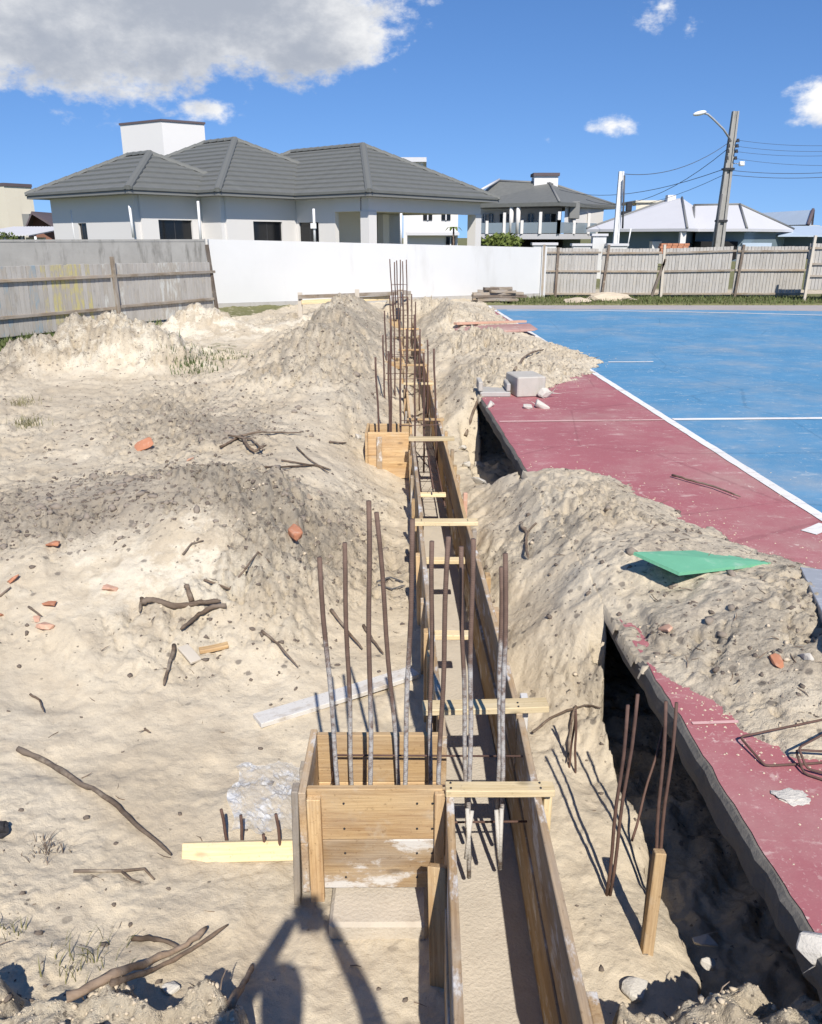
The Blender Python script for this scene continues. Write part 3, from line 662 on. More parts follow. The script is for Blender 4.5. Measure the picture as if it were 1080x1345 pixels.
sheet('court_apron', [(xl(BLUE_FAR) + .003, BLUE_FAR + .004)] + [(2.1 + k, BLUE_FAR + .004 - .01 * k - (0.012 * max(0, k - 2) ** 2)) for k in range(1, 14)] + [(15.9, 17.6), (15.9, SLAB_FAR - .01), (xl(SLAB_FAR), SLAB_FAR - .01)], .0042, M['apron'], label='faded grey strip at the far end of the sports court')
def line(name, p, q, wd, z, mat, label):
    p, q = Vector((*p, z)), Vector((*q, z)); d = (q - p).normalized(); s = Vector((-d.y, d.x, 0)) * wd / 2
    n = max(2, int((q - p).length / .12)); a, b = [], []
    for i in range(n + 1):
        c = p.lerp(q, i / n); a.append(c + s * (1 + rs.uniform(-.10, .06))); b.append(c - s * (1 + rs.uniform(-.10, .06)))
    v = a + b; f = [(i, i + 1, n + 2 + i, n + 1 + i) for i in range(n)]
    f = [(x[3], x[2], x[1], x[0]) for x in f]
    o = pymesh(name, v, f, mat); o['kind'] = 'structure'; o['label'] = label
line('court_sideline', (xl(-1), -1), (xl(SLAB_FAR), SLAB_FAR - .2), .085, .0088, M['line_paint'], 'white sideline between red border and blue court')
line('court_halfway_line', (xl(7.78) + .05, 7.80), (15.5, 8.25), .085, .0092, M['line_paint'], 'white cross line on the blue court')
line('red_border_line', (xs(7.72) + .05, 7.70), (xl(7.72) - .05, 7.78), .05, .0086, M['line_faint'], 'faint pale cross line on the red border by the concrete blocks')
line('red_border_line', (xs(2.52) + .05, 2.56), (xl(2.5) - .05, 2.66), .018, .0086, M['line_faint'], 'faint pale cross line on the near red border')
p = at(1062, 701); line('court_corner_mark', (p.x, p.y), (xl(4.7) - .05, 4.72), .10, .0090, M['line_paint'], 'short white mark on the red border at the sideline')
pts = [(2.35 + .45 * k, 20.35 - .004 * k - .0052 * k * k) for k in range(30)]
for i in range(1): 
    v, f = [], []
    for k, (x, y) in enumerate(pts): v += [(x, y - .06, .0095), (x, y + .06, .0095)]
    f = [(2 * k, 2 * k + 2, 2 * k + 3, 2 * k + 1) for k in range(len(pts) - 1)]
    o = pymesh('court_arc_line', v, f, M['line_paint']); o['kind'] = 'structure'; o['label'] = 'curved white line at the far end of the blue court'
p = at(790, 476); line('blue_short_line', (p.x + .1, p.y), (p.x + .75, p.y + .02), .06, .0092, M['line_paint'], 'short white dash on the blue court beside the sand')

# ------------------------------------------------------------------ main house
HA, HB = Vector((math.cos(R(50)), math.sin(R(50)), 0)), Vector((math.sin(R(50)), -math.cos(R(50)), 0))
def ab(a, b, z=0.0): return HA * a + HB * b + Vector((0, 0, z))
HOUSE = thing('bungalow', ab(22, -25), 'long white bungalow with dark grey tiled hip roof behind the white wall', 'house')
EAVE, KS = 3.15, .5
def roof_block(a0, a1, b0, b1, dz, slopes, ndt):
    """one hipped roof over a rectangle, with stepped tile courses and capped hips"""
    h = min(a1 - a0, b1 - b0) / 2; z0 = EAVE + dz
    along_b = (b1 - b0) >= (a1 - a0)
    if along_b: r0, r1 = (a0 + h, b0 + h), (a0 + h, b1 - h)
    else: r0, r1 = (a0 + h, b0 + h), (a1 - h, b0 + h)
    zt = z0 + KS * h
    c = [(a0, b0), (a0, b1), (a1, b1), (a1, b0)]
    v = [ab(a, b, z0 - .13) for a, b in c] + [ab(a, b, z0 - .03) for a, b in c] + [ab(*r0, zt - .03), ab(*r1, zt - .03)]
    o0 = HOUSE.location
    if along_b: f = [(4, 5, 9, 8), (5, 6, 9), (6, 7, 8, 9), (7, 4, 8)]
    else: f = [(4, 5, 8), (5, 6, 9, 8), (6, 7, 9), (7, 4, 8, 9)]
    f += [(0, 1, 5, 4), (1, 2, 6, 5), (2, 3, 7, 6), (3, 0, 4, 7), (3, 2, 1, 0)]
    roof = pymesh('roof', [x - o0 for x in v], f, M['fascia_grey'], HOUSE, o0)
    dt = h / ndt
    for sl_ in slopes:
        for i in range(ndt):
            t0, t1 = i * dt - (.04 if i == 0 else 0), min((i + 1) * dt + .03, h - .01)
            def P(t, s, lift):
                z = z0 + KS * t + lift
                if sl_ == '-a': q = (a0 + t, (b0 + t) if s < 0 else (b1 - t))
                elif sl_ == '+b': q = ((a0 + t) if s < 0 else (a1 - t), b1 - t)
                elif sl_ == '-b': q = ((a0 + t) if s < 0 else (a1 - t), b0 + t)
                else: q = (a1 - t, (b0 + t) if s < 0 else (b1 - t))
                return ab(*q, z)
            vv = [P(t0, -1, .0), P(t0, 1, .0), P(t0, 1, .085), P(t0, -1, .085), P(t1, -1, -.02), P(t1, 1, -.02), P(t1, 1, .022), P(t1, -1, .022)]
            cc = sum(vv, Vector()) / 8
            pymesh('tile_course', [x - cc for x in vv], [(0, 1, 2, 3), (7, 6, 5, 4), (3, 2, 6, 7), (4, 5, 1, 0), (1, 5, 6, 2), (4, 0, 3, 7)], M['tile_grey'], roof, cc)
    def caps(p, q):
        p, q = Vector(p), Vector(q); n = max(1, int((q - p).length / .40)); fr = frame_of(p, q)
        for k in range(n):
            c_ = p.lerp(q, (k + .5) / n)
            o = bpy.data.objects.new('ridge_tile', CAPME); o.location = c_; o.rotation_euler = fr.to_euler(); link(o, roof)
            if k % 2 == 0:
                o = bpy.data.objects.new('mortar_joint', CAPJ); o.location = p.lerp(q, (k + 1) / n); o.rotation_euler = fr.to_euler(); link(o, roof)
    up = Vector((0, 0, .05))
    ridge0, ridge1 = ab(*r0, zt) + up, ab(*r1, zt) + up
    if (ridge1 - ridge0).length > .5: caps(ridge0, ridge1)
    caps(ab(a0, b1, z0) + up, ab(*(r1 if along_b else r0), zt) + up) if '-a' in slopes else None
    if '-a' in slopes: caps(ab(a0, b0, z0) + up, ridge0)
    if '+b' in slopes: caps(ab(a1, b1, z0) + up, ridge1)
def cap_mesh(name, L, r, mat):
    bm = bmesh.new(); vs = []
    for x in (-L / 2, L / 2):
        vs.append([bm.verts.new((x, r * math.cos(R(a)), r * .75 * math.sin(R(a)) + (.02 if x > 0 else 0) - .03)) for a in (-10, 25, 65, 115, 155, 190)])
    for k in range(5): bm.faces.new((vs[0][k], vs[1][k], vs[1][k + 1], vs[0][k + 1]))
    bm.faces.new(vs[0][::-1]); bm.faces.new(vs[1])
    bm.faces.new((vs[0][0], vs[0][5], vs[1][5], vs[1][0]))
    me = bpy.data.meshes.new(name); bm.normal_update(); bm.to_mesh(me); bm.free(); me.materials.append(mat); return me
CAPME = cap_mesh('ridge_tile', .44, .14, M['tile_grey']); CAPJ = cap_mesh('mortar_joint', .07, .12, M['mortar'])
roof_block(15.3, 20.7, -31.3, -24.55, .004, ('-a', '+b', '-b'), 7)
roof_block(17.9, 26.6, -34.0, -23.4, 0, ('-a', '+b', '-b'), 12)
roof_block(21.3, 29.0, -31.5, -19.7, -.006, ('-a', '+b'), 11)
def wall_seg(p, q, ops=(), z1=3.03, z0=-.2, th=.18, mat='house_white'):
    """wall from p to q (a, b) with rectangular openings (s0, s1, z0, z1) along it"""
    P, Q = ab(*p), ab(*q); L = (Q - P).length; xd = (Q - P).normalized()
    cuts = sorted({0, L, *[o[0] for o in ops], *[o[1] for o in ops]}); bm = bmesh.new()
    def bx(s0, s1, za, zb):
        r = bmesh.ops.create_cube(bm, size=1.0)
        for v in r['verts']: v.co = Vector((s0 + (v.co.x + .5) * (s1 - s0), (v.co.y) * th, za + (v.co.z + .5) * (zb - za)))
    for s0, s1 in zip(cuts, cuts[1:]):
        op = [o for o in ops if o[0] <= s0 + 1e-6 and o[1] >= s1 - 1e-6]
        if op: bx(s0, s1, z0, op[0][2]); bx(s0, s1, op[0][3], z1)
        else: bx(s0, s1, z0, z1)
    o = from_bm('wall', bm, M[mat], HOUSE, P); o.rotation_euler = (0, 0, math.atan2(xd.y, xd.x))
    for (s0, s1, za, zb) in ops:
        g = box('window', (0, 0, 0), (s1 - s0, .03, zb - za), M['dark_glass'], HOUSE); c = P + xd * (s0 + s1) / 2
        nrm = Vector((-xd.y, xd.x, 0))
        g.location = Vector((c.x, c.y, (za + zb) / 2)) ; g.rotation_euler = o.rotation_euler
        fr = box('window_frame', (-.02, -.02, -.5 * (zb - za)), (.02, .02, .5 * (zb - za)), M['dark_metal'], g); fr.location = Vector((c.x, c.y, (za + zb) / 2)) - nrm * .0; fr.rotation_euler = o.rotation_euler
    return o
def along(u, p, q):
    P, Q = ab(*p), ab(*q); xd = (Q - P).normalized(); n = Vector((-xd.y, xd.x, 0))
    return (hitplane(u, 300, P, n) - P).dot(xd)
def zat(u, v, p, q):
    P, Q = ab(*p), ab(*q); xd = (Q - P).normalized(); n = Vector((-xd.y, xd.x, 0)); return hitplane(u, v, P, n).z
def opening(u0, u1, v0, v1, p, q):
    s = sorted((along(u0, p, q), along(u1, p, q))); return (s[0], s[1], zat((u0 + u1) / 2, v1, p, q), zat((u0 + u1) / 2, v0, p, q))
s1 = ((15.95, -30.7), (15.95, -25.2)); wall_seg(*s1, [opening(106, 117, 293, 330, *s1)])
s2 = ((15.95 + .09, -25.2), (18.55, -25.2)); wall_seg(*s2, [opening(207, 251, 289, 316, *s2)])
wall_seg((18.55, -25.1), (18.55, -24.05)); wall_seg((16.04, -30.7), (26.0, -30.7))
s4 = ((18.64, -24.05), (21.95, -24.05)); wall_seg(*s4, [opening(331, 369, 291, 317, *s4)])
s5 = ((21.95, -23.95), (21.95, -21.9)); wall_seg(*s5, [opening(395, 421, 292, 330, *s5)])
wall_seg((22.05, -22.9), (25.2, -22.9), mat='house_white'); wall_seg((28.4, -30.5), (28.4, -24.5)); wall_seg((25.29, -24.5), (28.3, -24.5), [(1.1, 2.0, .0, 2.2)])
def hbox(name, a0, a1, b0, b1, z0, z1, mat):
    v = [ab(a, b, z) - ab((a0 + a1) / 2, (b0 + b1) / 2, (z0 + z1) / 2) for z in (z0, z1) for a, b in ((a0, b0), (a1, b0), (a1, b1), (a0, b1))]
    return pymesh(name, v, [(0, 1, 2, 3), (7, 6, 5, 4), (0, 4, 5, 1), (1, 5, 6, 2), (2, 6, 7, 3), (3, 7, 4, 0)], M[mat], HOUSE, ab((a0 + a1) / 2, (b0 + b1) / 2, (z0 + z1) / 2))
hbox('column', 21.75, 22.15, -20.55, -20.15, -.2, 2.55, 'house_white'); hbox('column', 28.05, 28.45, -20.55, -20.15, -.2, 2.55, 'house_white'); hbox('column', 25.0, 25.35, -22.7, -22.4, -.2, 2.55, 'house_white')
hbox('beam', 21.78, 22.12, -21.9, -20.58, 2.56, 3.02, 'house_white'); hbox('beam', 21.78, 28.42, -20.52, -20.18, 2.553, 3.018, 'house_white'); hbox('porch_ceiling', 22.15, 28.3, -24.3, -20.6, 2.60, 2.64, 'house_white')
hbox('back_wall', 27.5, 27.7, -30.5, -25, -.2, 3.0, 'house_white')
for (u, v0, v1, Y) in ((94, 276, 330, 31.0), (170, 270, 312, 28.0), (260, 264, 322, 29.0), (412, 274, 322, 29.4), (527, 280, 322, 30.0)):
    tube('downpipe', [atY(u, v0, Y), atY(u + (540 - u) * .015, v1, Y)], .045, M['pvc'], HOUSE, 8)
box('gas_meter_box', atY(409, 300, 29.5), atY(415, 293, 29.3), M['pvc'], HOUSE)

# white block rising behind the roof
def ublock(name, plan, ztop, zbot, mat, parent):
    n = len(plan); c = Vector((sum(p[0] for p in plan) / n, sum(p[1] for p in plan) / n, zbot))
    v = [Vector((p[0], p[1], zbot)) - c for p in plan] + [Vector((p[0], p[1], ztop)) - c for p in plan]
    f = [tuple(range(n))[::-1], tuple(range(n, 2 * n))] + [(i, (i + 1) % n, n + (i + 1) % n, n + i) for i in range(n)]
    return pymesh(name, v, f, mat, parent, c)
def px(u, Y): return (u - 540) / 1060.0 * Y / 1.066
t = thing('tower_house', (px(220, 46), 46, 0), 'tall plain white block rising behind the grey tiled roof', 'house')
zt = atY(220, 159, 44).z
pl0 = [(px(170, 45.6), 45.6), (px(223, 44), 44), (px(277, 45.2), 45.2), (px(228, 49), 49)]
ublock('wall', pl0, zt, -.1, M['house_white'], t)
cx = sum(p[0] for p in pl0) / 4; cy = sum(p[1] for p in pl0) / 4
ublock('coping', [(cx + (p[0] - cx) * 1.03, cy + (p[1] - cy) * 1.03) for p in pl0], zt + .10, zt + .003, M['roof_brown'], t)
p = atY(181, 195, 46.2); box('air_conditioner', p - Vector((.35, .25, .35)), p + Vector((.3, .2, .35)), M['lamp_white'], t, .02)
box('fan_grille', p - Vector((.30, .27, .28)), p + Vector((-.02, -.252, .28)), M['fascia_grey'], t)
t = thing('distant_house', (px(545, 70), 70, 0), 'small white flat roofed block just showing over the right roof slope', 'house')
ublock('wall', [(px(530, 70), 70), (px(556, 70), 70), (px(556, 78), 78), (px(530, 78), 78)], atY(545, 213, 70).z, 0, M['house_white'], t)
ublock('roof', [(px(527, 69.6), 69.6), (px(560, 69.6), 69.6), (px(560, 78.4), 78.4), (px(527, 78.4), 78.4)], atY(545, 207, 70).z, atY(545, 213, 70).z + .004, M['roof_white'], t)
t = thing('rear_house', (px(580, 52), 52, 0), 'white two storey house seen through the open porch', 'house')
ublock('wall', [(px(535, 52), 52), (px(602, 52), 52), (px(602, 60), 60), (px(535, 60), 60)], atY(580, 276, 52).z, -.1, M['house_white'], t)
ublock('ledge', [(px(533, 51.4), 51.4), (px(604, 51.4), 51.4), (px(604, 51.98), 51.98), (px(533, 51.98), 51.98)], atY(580, 305, 51.5).z, atY(580, 309, 51.5).z, M['roof_white'], t)
for (u0, u1, v0, v1) in ((580, 592, 281, 289), (556, 568, 281, 289), (586, 598, 311, 324)):
    a_, b_ = atY(u0, v1, 51.95), atY(u1, v0, 51.95); g = box('window', (a_.x, 51.93, a_.z), (b_.x, 51.99, b_.z), M['dark_glass'], t); box('mullion', ((a_.x + b_.x) / 2 - .04, 51.9, a_.z), ((a_.x + b_.x) / 2 + .04, 51.925, b_.z), M['roof_white'], g)

# two storey house with balcony
t = thing('balcony_house', (px(715, 90), 90, 0), 'white two storey house with glass balcony and grey roof', 'house')
def hiproof(name, eave, ridge, faces, mat, parent, drop=.35):
    e = [Vector(x) for x in eave]; r = [Vector(x) for x in ridge]; n = len(e); c = e[0].copy()
    v = [x - c for x in e] + [x - c for x in r] + [x - c - Vector((0, 0, drop)) for x in e]
    k = n + len(r)
    f = list(faces) + [(i, k + i, k + (i + 1) % n, (i + 1) % n) for i in range(n)] + [tuple(k + i for i in range(n))]
    return pymesh(name, v, f, mat, parent, c)
E = [atY(616, 270, 88), atY(735, 265, 82), atY(811, 268, 92), atY(700, 270, 104)]
zE = E[1].z
for e in E: e.z = zE
Rg = [atY(656, 238, 92), atY(722, 241, 90)]
rf = hiproof('roof', E, Rg, [(0, 1, 5, 4), (1, 2, 5), (2, 3, 4, 5), (3, 0, 4)], M['tile_grey'], t)
for a_, b_ in ((E[0], Rg[0]), (Rg[0], Rg[1]), (E[1], Rg[1]), (E[2], Rg[1])): tube('ridge_cap', [a_ + Vector((0, 0, .05)), b_ + Vector((0, 0, .05))], .12, M['fascia_grey'], rf, 6)
tube('white_verge', [E[0] + Vector((.9, 0, 1.2)), Rg[0] + Vector((0, 0, .16))], .14, M['roof_white'], rf, 5)
zc = (atY(715, 243, 90).z, atY(715, 231, 90).z); ch = box('chimney', (px(700, 90), 90, zc[0] - .6), (px(731, 90), 92, zc[1]), M['house_white'], rf); box('chimney_cap', (px(698.5, 90), 89.8, zc[1] + .003), (px(732.5, 90), 92.2, zc[1] + .3), M['roof_brown'], rf)
FL = atY(700, 307, 85).z
ublock('upper_wall', [(px(620, 91), 91), (px(738, 88.5), 88.5), (px(738, 98), 98), (px(620, 98), 98)], zE - .02, FL, M['house_white'], t)
ublock('upper_wall', [(px(742, 84.5), 84.5), (px(793, 90), 90), (px(793, 98), 98), (px(742, 98), 98)], zE - .02, FL - .02, M['house_white'], t)
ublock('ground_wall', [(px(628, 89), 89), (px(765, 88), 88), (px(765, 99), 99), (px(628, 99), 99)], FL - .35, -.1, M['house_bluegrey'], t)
ublock('balcony', [(px(618, 88), 88), (px(735, 82.2), 82.2), (px(792, 90.2), 90.2), (px(640, 98), 98)], FL - .01, FL - .5, M['roof_white'], t)
pa, pb, pc = Vector((px(618, 88), 88, 0)), Vector((px(735, 82.2), 82.2, 0)), Vector((px(792, 90.2), 90.2, 0))
for (A_, B_, n_) in ((pa, pb, 5), (pb, pc, 3)):
    for k in range(n_):
        a_, b_ = A_.lerp(B_, (k + .06) / n_), A_.lerp(B_, (k + .94) / n_)
        plank('railing_glass', a_ + Vector((0, 0, FL + .55)), b_ + Vector((0, 0, FL + .55)), 1.0, .03, M['rail_glass'], t, up=(B_ - A_).cross(Vector((0, 0, 1))))
    for k in range(n_ + 1):
        a_ = A_.lerp(B_, k / n_); box('railing_post', (a_.x - .14, a_.y - .14, FL), (a_.x + .14, a_.y + .14, FL + (1.25 if k % 2 else 2.0)), M['house_white'], t)
for (u0, u1) in ((634, 639), (642, 648), (656, 675), (693, 701), (715, 730)):
    Yf = 90.75 - (u0 - 620) / 118 * 2.5 ; a_, b_ = atY(u0, 306, Yf), atY(u1, 281, Yf); g = box('window', (a_.x, Yf - .1, FL), (b_.x, Yf + .6, b_.z), M['dark_glass'], t); box('window_frame', ((a_.x + b_.x) / 2 - .05, Yf - .16, FL), ((a_.x + b_.x) / 2 + .05, Yf - .105, b_.z), M['roof_white'], g)
p = atY(754, 276, 85.2); box('air_conditioner', p - Vector((.5, .5, .8)), p + Vector((.5, .4, .8)), M['fascia_grey'], t, .05)
for (u, Y) in ((672, 85.4), (681, 84.9)): tube('column', [(px(u, Y), Y, FL), (px(u, Y), Y, zE - .3)], .22, M['house_white'], t, 8)
a_ = atY(700, 318, 84); box('garage_opening', (px(690, 86), 87.4, -.1), (px(745, 86), 88.2, a_.z + .2), M['void_dark'], t)

# white roofed bungalow
t = thing('white_roof_house', (px(920, 66), 66, 0), 'low house with white metal roof and blue grey walls behind the right fence', 'house')
zE = atY(905, 300, 62).z
E = [Vector((px(772, 68), 68, zE)), Vector((px(905, 61), 61, zE)), Vector((px(960, 72), 72, zE)), Vector((px(830, 80), 80, zE))]
pk = atY(896, 260, 69); r2 = Vector((px(880, 71), 71, pk.z))
rf = hiproof('roof', E, [r2, pk], [(0, 1, 5, 4), (1, 2, 5), (2, 3, 4, 5), (3, 0, 4)], M['roof_white'], t, .2)
for a_, b_ in ((E[1], pk), (E[0], r2)): tube('ridge_cap', [a_ + Vector((0, 0, .05)), b_ + Vector((0, 0, .05))], .09, M['fascia_grey'], rf, 6)
zE2 = zE - .004
E2 = [Vector((px(908, 64), 64, zE2)), Vector((px(984, 62), 62, zE2)), Vector((px(1046, 70), 70, zE2)), Vector((px(935, 78), 78, zE2))]
g0, g1 = atY(912, 270, 69), atY(972, 269, 67)
rf2 = hiproof('roof', E2, [g0, g1], [(0, 1, 5, 4), (1, 2, 5), (2, 3, 4, 5), (3, 0, 4)], M['roof_white'], t, .2)
for a_, b_ in ((E2[1], g1), (E2[0] + Vector((.3, 0, 0)), g0), (g0, g1), (E2[2], g1)): tube('ridge_cap', [a_ + Vector((0, 0, .05)), b_ + Vector((0, 0, .05))], .09, M['fascia_grey'], rf2, 6)
def inset(E_, k): c_ = sum(E_, Vector()) / len(E_); return [(c_.x + (e.x - c_.x) * k, c_.y + (e.y - c_.y) * k) for e in E_]
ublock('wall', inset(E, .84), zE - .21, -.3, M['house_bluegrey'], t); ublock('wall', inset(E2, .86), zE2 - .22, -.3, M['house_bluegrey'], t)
for nm, u0, u1, v0, v1, Y, mt in (('garage_opening', 917, 968, 317, 340, 63.4, 'void_dark'), ('white_door', 854, 878, 317, 340, 64.0, 'house_white'), ('light_panel', 971, 1012, 319, 340, 63.0, 'roof_blue')):
    a_, b_ = atY(u0, v1, Y), atY(u1, v0, Y); box(nm, (a_.x, Y - .3, max(a_.z, -.2)), (b_.x, Y + 1.2, b_.z), M[mt], t)
p = atY(896, 322, 61.5); box('column', (p.x - .2, 61.4, -.2), (p.x + .2, 61.8, zE - .25), M['house_white'], t)
p = atY(883, 262, 70); box('chimney', (p.x - .35, 70, p.z - 1.2), (p.x + .3, 70.7, p.z + .35), M['house_white'], t)
t2 = thing('brick_stack', (px(885, 58), 58, 0), 'stack of red bricks below the white roof', 'bricks'); p = atY(885, 322, 58)
for k in range(4):
    for j in range(5): box('brick', (p.x - .95 + j * .39 + (k % 2) * .06, 57.8, p.z - .55 + k * .17), (p.x - .59 + j * .39 + (k % 2) * .06, 58.3, p.z - .39 + k * .17), M['brick'], t2, .01)
box('base', (p.x - 1.0, 57.75, -.1), (p.x + 1.05, 58.35, p.z - .56), M['concrete'], t2)
t = thing('cream_house', (px(860, 82), 82, 0), 'cream block showing above the left end of the white roof', 'house')
ublock('wall', [(px(835, 82), 82), (px(886, 82), 82), (px(886, 90), 90), (px(835, 90), 90)], atY(860, 266, 82).z, 0, M['house_cream'], t); box('parapet', (px(834, 81.8), 81.8, atY(860, 266, 82).z + .003), (px(887, 81.8), 90, atY(860, 266, 82).z + .2), M['house_cream'], t)
t = thing('chimney_stack', (px(827, 78), 78, 0), 'small black chimney pot left of the cream block', 'chimney'); p = atY(827, 285, 78)
box('base', (p.x - .7, 78, 1.0), (p.x + .7, 79, p.z + .5), M['dark_metal'], t, .05); box('pot', (p.x - .25, 78.3, p.z + .503), (p.x + .25, 78.7, p.z + 1.3), M['dark_metal'], t, .05)
t = thing('gable_house', (px(1050, 80), 80, 0), 'blue grey gabled house at the right edge behind the fence', 'house')
z1, z2 = atY(1060, 277, 80).z, atY(1060, 296, 80).z
v = [(px(1000, 82), 84, z2), (px(1064, 74), 74, z2), (px(1082, 78), 80, z2), (px(1020, 86), 90, z2), (px(1012, 84), 87, z1), (px(1071, 76), 76.5, z1)]
pymesh('roof', v, [(0, 1, 5, 4), (1, 2, 5), (2, 3, 4, 5), (3, 0, 4), (3, 2, 1, 0)], M['roof_blue'], t)
tube('bargeboard', [v[1], v[5], v[2]], .16, M['roof_brown'], t, 5)
ublock('wall', [(px(1015, 80), 80), (px(1066, 75.5), 75.5), (px(1080, 79), 79), (px(1028, 88), 88)], z2 - .01, -.1, M['house_white'], t)
a_ = atY(1060, 296, 71); b_ = atY(1060, 309, 68); pymesh('lean_to_roof', [(px(1030, 72), 73.5, a_.z), (px(1110, 72), 73.5, a_.z), (px(1115, 68), 68, b_.z), (px(1026, 68), 68, b_.z), (px(1030, 72), 73.5, a_.z - .1), (px(1110, 72), 73.5, a_.z - .1), (px(1115, 68), 68, b_.z - .1), (px(1026, 68), 68, b_.z - .1)], [(3, 2, 1, 0), (4, 5, 6, 7), (0, 1, 5, 4), (2, 3, 7, 6), (1, 2, 6, 5), (3, 0, 4, 7)], M['roof_blue'], t)
box('lean_to_wall', (px(1036, 72), 72.0, -.1), (px(1105, 72), 72.3, b_.z - .11), M['house_bluegrey'], t)

# left neighbours
t = thing('cream_block', (px(15, 75), 75, 0), 'cream coloured block at the far left behind the grey wall', 'house')
zt = atY(20, 246, 75).z
pl0 = [(px(-60, 78), 78), (px(10, 73), 73), (px(46, 75), 75), (px(0, 84), 84)]; ublock('wall', pl0, zt, 0, M['house_cream'], t)
cx = sum(p[0] for p in pl0) / 4; cy = sum(p[1] for p in pl0) / 4; ublock('coping', [(cx + (p[0] - cx) * 1.02, cy + (p[1] - cy) * 1.02) for p in pl0], zt + .25, zt + .004, M['roof_brown'], t)
p = atY(33, 289, 74.2); box('window', (p.x - .5, 74.0, p.z - .6), (p.x + .5, 75.5, p.z + .5), M['fascia_grey'], t)
t = thing('brown_gable_house', (px(60, 58), 58, 0), 'small brown brick house with dark gabled roof at the left', 'house')
z1, z2 = atY(46, 278, 57).z, atY(30, 302, 56).z
v = [(px(28, 56), 56, z2), (px(78, 56), 56, z2), (px(46, 56.5), 56, z1), (px(32, 64), 66, z2), (px(120, 64), 66, z2), (px(100, 64), 66, z1)]
vo_ = [Vector(x) for x in v]
pymesh('roof', v + [tuple(Vector(x) - Vector((0, 0, .18))) for x in v], [(0, 2, 5, 3), (2, 1, 4, 5), (8, 6, 9, 11), (7, 8, 11, 10), (0, 6, 8, 2), (2, 8, 7, 1), (1, 7, 10, 4), (0, 3, 9, 6)], M['roof_brown'], t)
pymesh('gable_wall', [(px(33, 57), 57, -.1), (px(76, 57), 57, -.1), (px(76, 57), 57, z2 - .15), (px(46, 57), 57, z1 - .35), (px(33, 57), 57, z2 - .15), (px(38, 66), 66, -.1), (px(110, 66), 66, -.1), (px(110, 66), 66, z2 - .15), (px(38, 66), 66, z2 - .15)], [(0, 1, 2, 3, 4), (1, 6, 7, 2), (0, 4, 8, 5)], M['brick_brown'], t)
t = thing('carport', (px(20, 50), 50, 0), 'white corrugated carport roof at the far left edge', 'carport')
p = atY(20, 303, 48)
v, f = [], []
for k in range(41):
    x = px(-40, 48) + k * (px(44, 48) - px(-40, 48)) / 40; dz = .05 * (k % 2); v += [(x, 47, p.z - .25 + dz), (x, 53, p.z + .25 + dz), (x, 47, p.z - .30 + dz), (x, 53, p.z + .20 + dz)]
for k in range(40): a_ = 4 * k; f += [(a_, a_ + 4, a_ + 5, a_ + 1), (a_ + 3, a_ + 7, a_ + 6, a_ + 2), (a_, a_ + 2, a_ + 6, a_ + 4)]
pymesh('roof', v, f, M['roof_white'], t)
for u in (2, 24, 42): tube('post', [(px(u, 47.3), 47.3, -.1), (px(u, 47.3), 47.3, p.z - .3)], .07, M['pvc'], t, 6)
box('white_wall', (px(24, 51), 51.5, -.1), (px(48, 51), 51.8, p.z - .35), M['house_white'], t); box('dark_back_wall', (px(-40, 52), 52.2, -.1), (px(23, 52), 52.5, p.z - .2), M['dark_metal'], t)

# ------------------------------------------------------------------ walls and fences
W0, W1 = Vector((-4.98, 20.95, 0)), Vector((3.86, 24.9, 0))
def longwall(p, q, zb, z0, z1, th, mat, name, parent):
    d = (q - p).normalized(); s = Vector((-d.y, d.x, 0)) * th
    v = [p + Vector((0, 0, zb)), q + Vector((0, 0, zb)), q + s + Vector((0, 0, zb)), p + s + Vector((0, 0, zb)), p + Vector((0, 0, z0)), q + Vector((0, 0, z1)), q + s + Vector((0, 0, z1)), p + s + Vector((0, 0, z0))]
    return pymesh(name, [x - p for x in v], [(3, 2, 1, 0), (4, 5, 6, 7), (0, 1, 5, 4), (1, 2, 6, 5), (2, 3, 7, 6), (3, 0, 4, 7)], M[mat], parent, p)
zl, zr = atY(275, 314, 20.95).z, atY(705, 325, 24.9).z
t = thing('white_wall', W0, 'plain white rendered boundary wall in front of the bungalow', 'wall')
longwall(W0, W1, .12, zl, zr, .16, 'plaster_white', 'rendered_face', t)
longwall(W0 + Vector((0, -.02, 0)), W1 + Vector((0, -.02, 0)), -.3, .117, .117, .2, 'concrete', 'concrete_base', t)
d = (W1 - W0).normalized(); e = W1 + d * .003; box('end_pillar', (e.x - .02, e.y - .08, -.1), (e.x + .12, e.y + .16, zr + .03), M['plaster_white'], t)
G0 = Vector((-12.5, 15.2, 0)); G1 = Vector((-5.02, 20.7, 0))
t = thing('grey_wall', G0, 'weathered grey concrete wall behind the left slat fence', 'wall')
zg = atY(265, 317, 20.7).z; longwall(G0, G1, -.2, zg, zg, .15, 'concrete_dirty', 'concrete_face', t)
longwall(G0 + Vector((0, -.015, 0)), G1 + Vector((0, -.015, 0)), zg + .003, zg + .05, zg + .05, .18, 'concrete_dirty', 'coping', t)
t = thing('garden_wall', (px(750, 38), 38, 0), 'low white wall with stepped posts behind the right fence', 'wall')
for (u0, u1, v0, v1, Y, nm) in ((700, 731, 322, 345, 34, 'pier'), (752, 776, 323, 345, 36, 'pier'), (777, 797, 310, 345, 36.5, 'pier'), (798, 824, 323, 345, 36, 'pier'), (731.5, 751.5, 331, 345, 36, 'panel')):
    a_, b_ = atY(u0, v1, Y), atY(u1, v0, Y); box(nm, (a_.x, Y, -.1), (b_.x, Y + .4, b_.z), M['plaster_white'], t)
    if nm == 'pier': box('cap', (a_.x - .06, Y - .06, b_.z + .003), (b_.x + .06, Y + .46, b_.z + .1), M['roof_white'], t)

